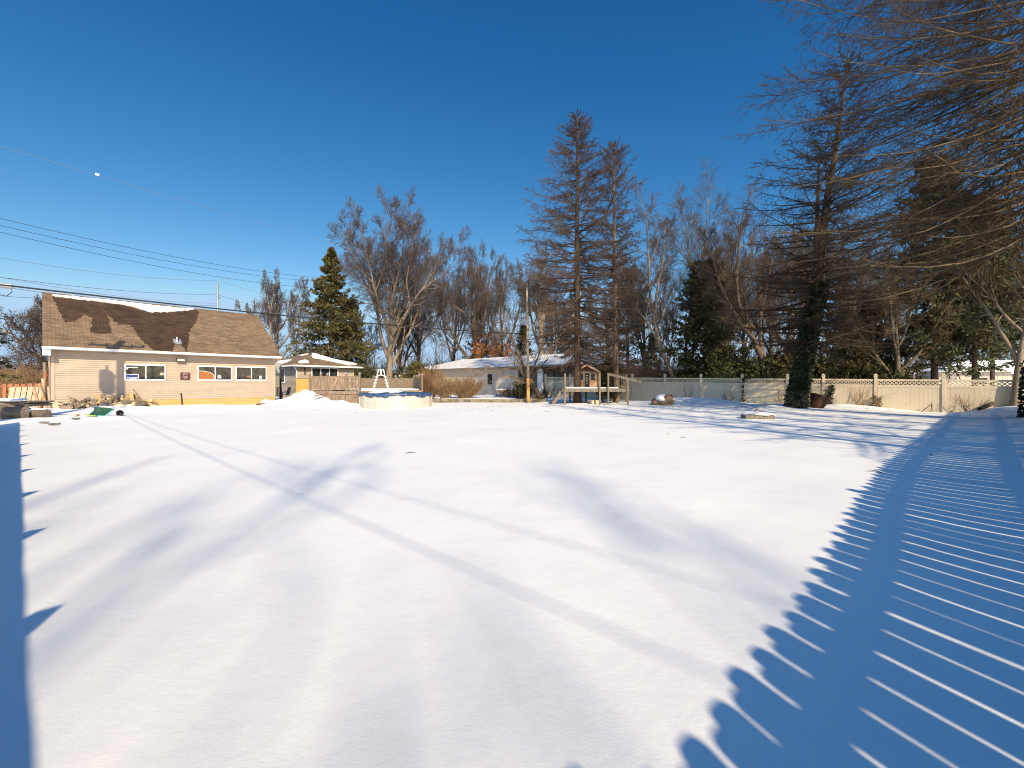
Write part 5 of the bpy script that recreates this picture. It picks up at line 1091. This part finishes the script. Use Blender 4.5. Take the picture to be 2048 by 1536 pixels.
iv=conifer('ivy_spruce','dark leaning bare spruce whose lower trunk is wrapped in ivy',BASE(1590,22.0),H(105,22),4.5,3,cat='spruce',nb=185,n2=28,n3=6,lo=-22,hi=34,t0=.22,whorl=38,t1=.975,sub_l=.17,br=.26,flat=1.0,k2=.02,upturn=.075,sag=.03,r0=.34,bark='barkdark',twig='twigdark',twigr=.009,rmin=.011,
 prof=ip((0,.5),(.2,.8),(.35,.95),(.6,.95),(.75,.70),(.87,.42),(.95,.18),(1,.04)),stem=[(0,0,-.4),(.55,0,2.9),(1.2,0,6.2),(1.55,0,10),(2.2,0,14),(2.75,0,H(105,22)+.0)])
# second stem and ivy of the same tree
g=np.random.default_rng(44)
s2=curve_pts([(1.1,.05,5.2),(1.1,.1,7),(1.25,.1,10.5),(1.3,.1,13.2)],16)[None]; r2=np.linspace(.2,.03,16)[None]
np_mesh('second_stem',*tubes(s2,r2,9),M['barkdark'],iv)
A=spawn(g,s2,r2,44,.1,1,60,85,.2,7,.04,.08,.3,.4,.012,L=10.5,tip=False); Bq=spawn(g,*A,18,.15,1,35,65,.2,5,-.03,.09,.5,.5,.008,flat=1.0); Dq=spawn(g,*Bq,5,.1,1,35,70,.42,3,-.02,.12,.6,.4,.006)
np_mesh('second_branches',*join([tubes(*A,4),tubes(*Bq,3),tubes(*Dq,3)]),M['twigdark'],iv)
n=11000; tt=g.random(n)**.95*.70; stv=curve_pts([(0,0,-.1),(.55,0,2.9),(1.2,0,6.2),(1.55,0,10)],60); k=np.minimum((tt*59).astype(int),58); q=stv[k]; rad=(.30*(1-tt*.45)+.02)+g.random(n)*.11; rad=np.where(q[:,2]<.5,rad+.04,rad); an=g.random(n)*6.283
q=q+np.stack([np.cos(an)*rad,np.sin(an)*rad,g.normal(0,.1,n)],1); q[:,2]=np.maximum(q[:,2],.03); T=np.stack([np.cos(an),np.sin(an),-.4*np.ones(n)],1)
dry=(g.random(n)<np.clip(1.1-q[:,2]/1.0,0.04,.75))
leaf_cards(g,'ivy',q[~dry],T[~dry],.15,.065,M['ivy'],iv); leaf_cards(g,'dry_ivy',q[dry],T[dry],.14,.06,M['ivydry'],iv)
# the big tree whose trunk stands just outside the right edge
conifer('dead_spruce','huge spreading bare spruce filling the upper right corner with long boughs',(17.6,13.6,g1(17.6,13.6)-.1),22,8.4,4,cat='spruce',nb=280,n2=32,n3=6,lo=-40,hi=16,flat=1.1,k2=.02,t0=.2,t1=.97,upturn=.12,sag=.03,r0=.42,bark='barkdark',twig='twigolive',twig2='twigbrown',prof=ip((0,.5),(.2,.72),(.35,.95),(.6,1.0),(.8,.8),(1,.1)),side=math.pi*.93,sidep=.75,sidew=.6,lim=(.31,.95),sub_l=.15,rmin=.010,twigr=.0075,br=.17)
# ---- bare broadleaf trees
bare_tree('bare_tree','largest bare tree with a spreading crown behind the pool ladder',BASE(776,50),H(386,50),9.0,11,r0=.44,fork=.20,leaders=10,tilt=(14,44),n1=11,n2=10,n3=7,n4=4,bark='barkpale',twig='twigpurple',rmin=.017)
bare_tree('bare_tree','small bare tree rising behind the garage roof end',BASE(553,54),H(541,54),5.0,12,r0=.36,fork=.25,leaders=7,tilt=(22,60),n1=9,n2=10,n3=7,n4=4,bark='barkpale',twig='twigpurple',rmin=.016)
bare_tree('bare_tree','bare tree with pale trunk left of the wooden pole, above the orange leaves',BASE(948,56),H(482,56),7.4,13,r0=.42,fork=.2,leaders=6,tilt=(16,54),n1=10,n2=10,n3=7,n4=4,bark='bark',twig='twigpurple',rmin=.016)
bare_tree('bare_tree','bare tree with stout pale trunk directly right of the wooden pole',BASE(1081,50),H(478,50),5.2,14,r0=.46,fork=.30,leaders=5,tilt=(14,46),n1=10,n2=9,n3=7,n4=4,bark='barkpale',twig='twig',rmin=.016)
bare_tree('bare_tree','slim bare tree between the largest tree and the orange leaved one',BASE(838,60),H(560,60),5.0,15,r0=.32,fork=.3,leaders=5,tilt=(18,54),n1=10,n2=9,n3=7,n4=4,bark='bark',twig='twigpurple',rmin=.017)
bare_tree('bare_tree','bare tree with twin trunks close behind the shed roof',BASE(800,57),H(585,57),4.6,16,r0=.36,fork=.25,leaders=4,tilt=(10,40),n1=10,n2=9,n3=7,n4=4,bark='bark',twig='twigpurple',rmin=.017)
bare_tree('bare_tree','low bare tree with drooping twigs right of the green spruce',BASE(722,58),H(600,58),4.0,17,r0=.28,fork=.25,leaders=5,tilt=(20,45),n1=8,n2=8,n3=6,n4=3,bark='bark',twig='twigpurple',rmin=.017)
# clump of pale stems behind the fence
d=34.5
bare_tree('pale_tree','clump of slender pale stems leaning apart behind the fence',BASE(1366,d),H(372,d),6,21,bark='barkpale',twig='twig',scale=False,rmin=.009,n1=15,n2=9,n3=7,n4=4,a_lf=.27,a_t0=.38,up1=.13,
 stems=[([(.0,0,-.2),(-1.4,.1,3.2),(-2.1,.2,5.6),(-2.6,.2,8.4),(-2.7,.3,12.0),(-3.0,.3,15.6)],.20,.03),([(-1.5,.1,3.3),(-2.6,-.3,5.5),(-4.4,-.4,8.2),(-5.2,-.3,11.2)],.12,.025),([(-2.1,.2,5.5),(-2.0,.5,8.5),(-1.4,.6,11.5),(-1.2,.6,14.2)],.12,.025)])
bare_tree('pale_tree','twin pale stems with a rounded high crown in front of the dark evergreen',BASE(1382,36),H(362,36),6,22,bark='barkpale',twig='twig',scale=False,rmin=.009,n1=15,n2=9,n3=7,n4=4,a_lf=.27,a_t0=.38,up1=.13,
 stems=[([(-.35,0,-.2),(-.5,0,3),(-.2,0,6.5),(.6,.1,9.3),(1.2,.1,12.5),(1.5,.1,17.0)],.17,.03),([(.3,0,-.2),(.2,.2,3.2),(.5,.2,6.5),(.5,.2,9.4),(-.1,.3,12.6),(-.5,.3,15.8)],.16,.03),([(.6,.1,9.3),(1.8,0,11.2),(3.2,-.1,12.6),(4.4,-.1,14.5)],.10,.025)])
for k,(px,dd,h,lab) in enumerate(((1313,40,9.5,'thin straight pale trunk behind the fence, left of the leaning stems'),(1334,43,10.5,'thin pale trunk nearest the leaning pale stems'),(1346,42,8.0,'short thin trunk between the pale stems behind the fence'))):
    bare_tree('slender_tree',lab,BASE(px,dd),h,1.6,30+k,r0=.13,fork=.5,leaders=3,tilt=(6,18),n1=7,n2=6,n3=4,n4=2,bark='barkpale',twig='twig',rmin=.012,group='thin trunks behind the fence')
bare_tree('bare_tree','bare tree with a dense purplish crown behind the middle of the fence',BASE(1452,40),H(468,40),5.2,23,r0=.30,fork=.25,leaders=6,tilt=(14,48),n1=11,n2=9,n3=6,n4=3,bark='bark',twig='twigpurple',rmin=.016)
bare_tree('bare_tree','leaning grey tree with long limbs left of the ivy trunk',BASE(1556,31),H(392,31),6,24,bark='bark',twig='twig',scale=False,rmin=.009,n1=13,n2=9,n3=7,n4=4,a_lf=.3,a_t0=.3,
 stems=[([(0,0,-.2),(-.9,.1,2.6),(-2.0,.2,5.0),(-2.9,.2,7.6),(-2.8,.2,10.5),(-2.5,.1,13.6)],.28,.03),([(-.9,.1,2.6),(-1.0,.6,5.2),(-.4,.8,8),(.2,.9,11)],.16,.03),([(-2.0,.2,5.0),(-3.6,.0,7.0),(-4.6,-.1,9.4),(-5.0,-.1,11.8)],.13,.03),([(.3,0,-.2),(.9,.3,3.5),(1.3,.4,7.0),(1.0,.5,10.5)],.20,.03)])
bare_tree('bare_tree','bare tree tangled behind the ivy covered spruce',BASE(1672,34),H(430,34),4.6,25,r0=.26,fork=.3,leaders=5,tilt=(12,46),n1=10,n2=8,n3=6,n4=3,bark='bark',twig='twig',rmin=.011)
bare_tree('bare_tree','bare twiggy tree behind the fence below the biggest boughs',BASE(1795,25.5),H(520,25.5),3.6,26,r0=.20,fork=.22,leaders=6,tilt=(20,62),n1=10,n2=9,n3=6,n4=3,bark='bark',twig='twigolive',rmin=.008)
bare_tree('bare_tree','pale trunked twiggy tree at the right edge beyond the fence',BASE(2030,19.5),9.5,3.4,27,r0=.17,fork=.25,leaders=6,tilt=(15,60),n1=10,n2=9,n3=6,n4=3,bark='barkpale',twig='twigfine',rmin=.006)
# leaning fruit tree by the pole
d=30.6
bare_tree('leaning_tree','small tree leaning far left across the wooden pole',BASE(1090,d),6,3,29,bark='bark',twig='twigpale',scale=False,rmin=.008,n1=8,n2=6,n3=4,n4=2,cat='tree',
 stems=[([(0,0,-.15),(-.55,0,.7),(-1.15,-.1,1.75),(-1.75,-.2,3.0),(-2.2,-.2,4.2),(-2.75,-.2,5.3)],.21,.035),([(-1.1,-.1,1.7),(-1.7,-.35,2.3),(-2.9,-.5,2.35),(-4.2,-.6,2.1),(-5.2,-.6,1.75)],.08,.02),([(-.6,-.4,1.0),(-1.3,-.5,1.45),(-2.0,-.55,1.75),(-3.2,-.6,1.9)],.06,.02),([(-1.2,-.1,1.8),(-.6,-.2,3.0),(-.2,-.2,4.2)],.07,.02)])
for k,(px,dd,top,sp,tw,lab) in enumerate(((1290,46,520,4.6,'twig','bare tree with a broad crown behind the narrow bare spruce'),(1490,46,470,5.6,'twigpurple','broad purplish bare tree behind the dark hemlock'),(1545,42,455,4.8,'twigpurple','bare tree whose crown fills the gap left of the ivy trunk'),(1605,44,440,5.2,'twig','grey bare tree rising behind the ivy trunk'),(1430,52,500,5.4,'twigpurple','farther purplish bare tree above the dark hemlock'),(905,64,500,6.5,'twigpurple','bare tree with an even dome left of the orange leaves'),(1010,62,495,6.0,'twig','bare tree with an even dome right of the orange leaves'),(1110,60,540,4.6,'twigpurple','bare tree half hidden by the tallest bare spruce'),(1215,58,560,4.4,'twigpurple','bare tree between the two bare spruces'),(1740,40,470,4.6,'twig','bare grey tree right of the ivy trunk, behind the firs'))):
    bare_tree('bare_tree',lab,BASE(px,dd),H(top,dd),sp,300+k,r0=.26,fork=.22,leaders=7,tilt=(16,54),n1=10,n2=9,n3=6,n4=3,bark='bark',twig=tw,rmin=.013,group='bare trees behind the fence')
conifer('dark_evergreen','broad dark fir directly behind the rightmost fence panels',BASE(1950,25),H(400,25),4.2,56,cat='evergreen',nb=120,lmin=.45,lvar=.75,n2=12,n3=0,lo=-12,hi=30,t0=.33,r0=.13,twig='twigdark',needles='needledark',nn=11,nl=.28,nw=.05)
# ---- evergreens
conifer('green_spruce','dense olive green spruce behind the low beige house',BASE(663,47),H(498,47),6.6,41,cat='spruce',nb=210,n2=15,n3=0,lo=-24,hi=44,t0=.05,r0=.32,twig='twigrust',needles='needle',nn=17,nl=.28,nw=.055,upturn=.05,sag=.06,whorl=21,lmin=.5,lvar=.7,sub_l=.30,prof=lambda t:np.clip((1-t)**1.05,0,1)*np.clip(.8+t*.6,0,1)+.01)
conifer('green_spruce','lower dull spruce filling in beside the dense green one',BASE(703,49),H(600,49),3.6,42,cat='spruce',nb=130,n2=10,n3=2,lo=-15,hi=40,t0=.05,r0=.22,twig='twigrust',needles='needle',nn=5,nl=.38,nw=.06)
conifer('dark_evergreen','dense dark green hemlock standing behind the fence',BASE(1412,34),H(535,34),3.5,43,cat='evergreen',nb=170,n2=13,n3=0,lo=-14,hi=46,t0=.02,r0=.22,twig='twigdark',needles='needledark',nn=20,nl=.28,nw=.05,lmin=.45,lvar=.75,prof=lambda t:np.clip((1-t)**.55,0,1)*np.clip(.8+t,0,1)+.05)
conifer('dark_evergreen','tall dark fir behind the fence under the biggest boughs',BASE(1868,26.5),H(325,26.5),4.6,44,cat='evergreen',nb=150,n2=13,n3=0,lmin=.45,lvar=.75,lo=-12,hi=35,t0=.2,r0=.18,twig='twigdark',needles='needledark',nn=13,nl=.28,nw=.05,prof=lambda t:np.clip((1-t)**.65,0,1)*np.clip(.7+t,0,1)+.03)
conifer('dark_evergreen','shorter dark fir right of the ivy trunk beyond the fence',BASE(1742,30),H(585,30),2.9,45,cat='evergreen',nb=100,lmin=.45,lvar=.75,n2=11,n3=0,lo=-20,hi=35,t0=.03,r0=.2,twig='twigdark',needles='needledark',nn=13,nl=.28,nw=.055)
conifer('dark_evergreen','olive fir close behind the ivy trunk and fence',BASE(1690,27.5),H(620,27.5),2.2,46,cat='evergreen',nb=120,n2=10,n3=0,lo=-15,hi=35,t0=.03,r0=.16,twig='twigolive',needles='needle',nn=9,nl=.26,nw=.045)
conifer('dark_evergreen','dark fir near the right edge beyond the white shed',BASE(1985,34),H(430,34),4.4,47,cat='evergreen',nb=150,n2=11,n3=0,lo=-10,hi=30,t0=.3,r0=.15,twig='twigdark',needles='needledark',nn=10,nl=.34,nw=.06)
conifer('pine_tree','sparse pine with tufted needles behind the narrow bare spruce',BASE(1256,44),H(548,44),4.4,48,cat='pine',nb=60,n2=9,n3=0,lo=-5,hi=45,t0=.25,r0=.2,bark='bark',twig='twig',needles='needlepine',nn=12,nl=.30,nw=.05,prof=lambda t:np.clip((1-t)**.4,0,1)*.8+.05)
conifer('pine_tree','small pine behind the ranch house roof left of the tallest bare spruce',BASE(1130,60),H(660,60),3.6,49,cat='pine',nb=60,n2=9,n3=0,lo=0,hi=45,t0=.1,r0=.16,bark='bark',twig='twig',needles='needlepine',nn=10,nl=.34,nw=.05)
conifer('pine_tree','small dark conifer right behind the wooden pole',BASE(1047,58),H(655,58),2.4,50,cat='pine',nb=80,n2=9,n3=0,lo=-10,hi=40,t0=.05,r0=.15,twig='twigdark',needles='needledark',nn=10,nl=.34,nw=.06)
conifer('pine_tree','dark narrow conifer behind the orange leaved tree',BASE(958,62),H(618,62),3.0,51,cat='pine',nb=90,n2=9,n3=0,lo=-10,hi=40,t0=.1,r0=.16,twig='twigdark',needles='needledark',nn=8,nl=.34,nw=.06)
conifer('pine_tree','pointed brown conifer behind the red-brown hedge',BASE(1304,56),H(672,56),2.2,52,cat='pine',nb=80,n2=9,n3=0,lo=-10,hi=45,t0=.05,r0=.14,twig='twigrust',needles='needle',nn=7,nl=.32,nw=.05)
conifer('green_spruce','green spruce whose boughs just enter the left edge',(-32.6,24.5,0),9.5,3.6,53,cat='spruce',nb=120,n2=10,n3=0,lo=-20,hi=35,t0=.1,r0=.2,twig='twigdark',needles='needle',nn=11,nl=.30,nw=.055)
# tree that keeps its dry orange leaves
ot=bare_tree('oak_tree','young oak with dry orange leaves above the ranch roof',BASE(985,54),H(648,54),3.4,55,r0=.16,fork=.2,leaders=6,tilt=(15,50),n1=9,n2=7,n3=4,n4=2,bark='bark',twig='twig',rmin=.016)
g=np.random.default_rng(9); n=3200; v=g.normal(0,1,(n,3)); v=v/np.linalg.norm(v,axis=1,keepdims=True)*(g.random((n,1))**.4); q=np.array([0,0,4.6])+v*np.array([2.9,2.4,3.4]); q=q[(np.sin(q[:,0]*3+1)+np.sin(q[:,2]*2.6)+np.sin(q[:,1]*3.1))>-.5]
leaf_cards(g,'leaves',q,g.normal(0,1,(len(q),3)),.26,.09,M['leafrust'],ot)
# ---- bushes and hedges
bush('vase_bush','large tan bush of bare arching stems on the raised bed',(WX(930,31.2),31.2,g1(WX(930,31.2),31.2)),2.1,1.45,61,n=130,n2=9,n3=4,foot=.35,fan=50,mat1='bushstem')
bush('vase_bush','second tan bush of bare stems left of the arching one',(WX(890,31.6),31.6,g1(WX(890,31.6),31.6)),2.0,1.1,62,n=90,n2=9,n3=4,foot=.5,fan=40,mat1='bushstem')
bush('vase_bush','low pinkish bush of fine stems before the pale ranch wall',(WX(1025,32.5),32.5,.22),1.1,.8,63,n=60,n2=8,n3=4,foot=.4,fan=50,mat1='bushred')
bush('hedge_bush','red-brown leafless hedge bush behind the fence, left half of the hedge',(WX(1272,38),38,.2),3.5,2.4,64,n=150,n2=9,n3=4,foot=1.6,fan=30,mat1='bushred',flatx=1.3,group='red-brown hedge behind the fence')
bush('hedge_bush','red-brown leafless hedge bush behind the fence, right half of the hedge',(WX(1325,38.5),38.5,.2),3.7,2.4,65,n=150,n2=9,n3=4,foot=1.6,fan=30,mat1='bushred',flatx=1.3,group='red-brown hedge behind the fence')
bush('brown_shrub','tangled brown shrub at the left end of the raised bed',(WX(862,34),34,.2),2.9,1.2,66,n=70,n2=9,n3=4,foot=.4,fan=45,mat1='bushred')
for k,(px,dd,hh,sp,mn,lab) in enumerate(((752,62,5.2,3.4,'twigpurple','leafless understorey thicket behind the ladder'),(868,60,4.8,3.2,'twig','leafless understorey thicket left of the ranch roof end'),(905,66,6.0,3.6,'twigpurple','leafless understorey thicket above the left end of the ranch roof'),(1180,56,5.0,3.2,'twigpurple','leafless understorey thicket behind the playhouse'),(1235,50,4.6,2.8,'bushred','leafless reddish thicket left of the hedge'),(1375,46,4.6,2.6,'twig','leafless thicket behind the leaning pale stems'),(1475,44,5.4,3.0,'twigpurple','leafless thicket right of the dark hemlock'),(1535,42,5.4,2.8,'twig','leafless thicket left of the ivy trunk beyond the hedge'),(1655,40,5.0,2.8,'twig','leafless thicket right of the ivy trunk beyond the hedge'),(1770,36,4.0,2.2,'twigfine','leafless thicket left of the white shed'),(590,66,5.5,3.2,'twigpurple','leafless thicket behind the ridge of the beige house'))):
    bush('thicket',lab,(WX(px,dd),dd,0),hh,sp,400+k,n=90,n2=8,n3=4,foot=1.8,fan=38,mat1=mn,cat='thicket',group='understorey behind the fence',rmin=.016,r=.035)
for k,(px,dd,hh,sp,lab) in enumerate(((14,44,4.2,3.6,'brown leafless thicket at the far left edge beyond the red fence'),(62,46,4.6,3.4,'brown leafless thicket beside the garage gable beyond the red fence'),(40,36,3.2,2.4,'low tan thicket just behind the red fence'))):
    bush('thicket',lab,(WX(px,dd),dd,0),hh,sp,70+k,n=120,n2=9,n3=5,foot=2.0,fan=40,mat1=('bushred','twigpurple','bushstem')[k],cat='thicket',group='thickets beyond the red fence',rmin=.01,r=.03)
bare_tree('bare_tree','dark bare tree arching out from behind the garage gable at left',(WX(112,40),40,0),H(598,40),4.4,31,r0=.26,fork=.12,leaders=6,tilt=(20,62),n1=10,n2=9,n3=7,n4=4,bark='barkdark',twig='twig',rmin=.016)
evergreen_bush('evergreen_shrub','dark green rounded shrub at the foot of the wooden pole',BASE(1044,30.8),1.35,.62,81,n=5200,nl=.12,nw=.04)
evergreen_bush('evergreen_shrub','dark green shrub beside the narrow bare spruce behind the playhouse',BASE(1221,30.6),2.9,.95,82,n=6500,nl=.15,nw=.045)
evergreen_bush('evergreen_shrub','dark green conifer shrub right behind the deck corner post',(WX(836,40),40,0),3.2,2.3,83,n=9000,m='needle',nl=.24,nw=.05,cone=.5)
evergreen_bush('evergreen_shrub','low dark evergreen hiding the beige house corner right of the deck',(WX(728,46),46,0),2.9,2.2,84,n=8000,m='needledark',nl=.24,nw=.05,cone=.4)
for k,(px,dd,hh,sp,lab) in enumerate(((1460,33,3.0,2.0,'dark evergreen hedge shrub right of the hemlock behind the fence'),(1500,34,2.8,2.0,'dark evergreen hedge shrub below the purplish crown'),(1535,31,3.0,1.7,'dark evergreen hedge shrub left of the ivy trunk'),(1655,28.5,2.2,1.2,'dark evergreen hedge shrub right behind the ivy trunk'),(1705,26.5,2.6,1.7,'olive evergreen hedge shrub right of the double fence post'),(1775,26,2.3,1.7,'dark evergreen hedge shrub left of the white shed'),(1590,30,3.6,1.8,'tall olive hedge shrub directly behind the ivy trunk'))):
    evergreen_bush('hedge_shrub',lab,BASE(px,dd),hh,sp,90+k,n=7000,m='needle' if k in(4,6) else 'needledark',nl=.2,nw=.05,group='evergreen hedge behind the fence',cone=.3)
bush('rhododendron','dark leathery leaved shrub left of the vinyl fence end',BASE(1096,33.6),1.5,.7,99,n=26,n2=6,n3=3,mat1='twigdark',cat='shrub')
bush('dry_fern_clump','low rusty brown clump at the foot of the leaning tree',BASE(1076,30.7),.6,.5,98,n=60,n2=6,n3=3,mat1='bushred',cat='shrub',fan=65)
# trunk at the very right edge
g=np.random.default_rng(77)
et=thing('ivy_tree','dark ivy clad stump of a trunk at the right edge of the yard','tree',(WX(2060,14.6),14.6,g1(WX(2060,14.6),14.6)-.1))
st=curve_pts([(0,0,-.2),(.02,.0,.6),(.10,.02,1.5),(.32,.05,3.2),(.7,.1,5.2)],14)[None]; np_mesh('trunk',*tubes(st,np.linspace(.17,.08,14)[None],10),M['barkdark'],et)
n=900; k=g.integers(0,8,n); an=g.random(n)*6.283; q=st[0][k]+np.stack([np.cos(an)*.2,np.sin(an)*.2,g.normal(0,.15,n)],1); q[:,2]=np.maximum(q[:,2],.03); leaf_cards(g,'ivy',q,np.stack([np.cos(an),np.sin(an),-.3+0*an],1),.12,.05,M['ivy'],et)
# far woods closing the horizon
g=np.random.default_rng(100); n=520; ang=(g.random(n)*2-1)*62*np.pi/180; dist=85+70*g.random(n); K=5
P=np.empty((n,K,3)); P[:,0]=np.stack([dist*np.sin(ang),dist*np.cos(ang),0*ang],1); hgt=5+7*g.random(n)
for k in range(1,K): P[:,k]=P[:,k-1]+np.stack([g.normal(0,.25,n),g.normal(0,.25,n),hgt/(K-1)],1)
Rr=np.linspace(.16,.04,K)[None]*np.ones((n,1)); A=spawn(g,P,Rr,8,.15,1,25,60,.45,4,.08,.12,.6,.4,.03); Bq=spawn(g,*A,6,.15,1,25,60,.5,3,.03,.14,.6,.4,.022)
tag(np_mesh('far_woods',*join([tubes(P,Rr,4),tubes(*A,3),tubes(*Bq,3)]),M['twigpurple']),'leafless woods closing the horizon behind the houses','woods',kind='stuff')
# ---- trees outside the frame whose shadows fall on the lawn
for k,(x,y,h,s_,r_,lab) in enumerate(((12.6,1.2,15,3.4,.22,'bare spruce beyond the right fence, nearest the photographer'),(14.5,3.0,14,3.0,.18,'second bare spruce beyond the right fence out of the picture'),(16.8,4.9,15,3.2,.2,'third bare spruce beyond the right fence out of the picture'),(19.6,6.6,15,3.2,.2,'fourth bare spruce beyond the right fence out of the picture'),(11.4,-.6,17,3.4,.2,'bare spruce just behind the photographer beyond the right fence'))):
    conifer('dead_spruce',lab,(x,y,0),h,s_,201+k,cat='spruce',nb=110,n2=16,n3=3,t0=.3,r0=r_,br=.3,sub_l=.22,rmin=.012,twigr=.01,twig='twigdark')
bare_tree('bare_tree','broad bare tree far behind the photographer',(8.7,-32,0),26,7.0,217,r0=.14,fork=.5,leaders=5,tilt=(35,75),n1=8,n2=6,n3=4,n4=1,rmin=.014)
# litter of broken twigs shed by the dead spruces
rg=random.Random(31); mb=MB()
for k in range(157):
    x=rg.gauss(9,6.5); y=rg.gauss(24,2.6) if k<150 else rg.uniform(6,16)
    if k>=150: x=rg.uniform(-6,8)
    an=rg.uniform(0,6.28); l=rg.uniform(.06,.28); z=g1(x,y)
    mb.tube([(x,y,z-.004),(x+l*.5*math.cos(an),y+l*.5*math.sin(an),z+.02),(x+l*math.cos(an+.3),y+l*math.sin(an+.3),z-.004)],[.007,.006,.004],4)
tag(mb.build('twig_litter',M['twigdark']),'small broken twigs scattered over the snow beneath the spruces','twigs',kind='stuff')
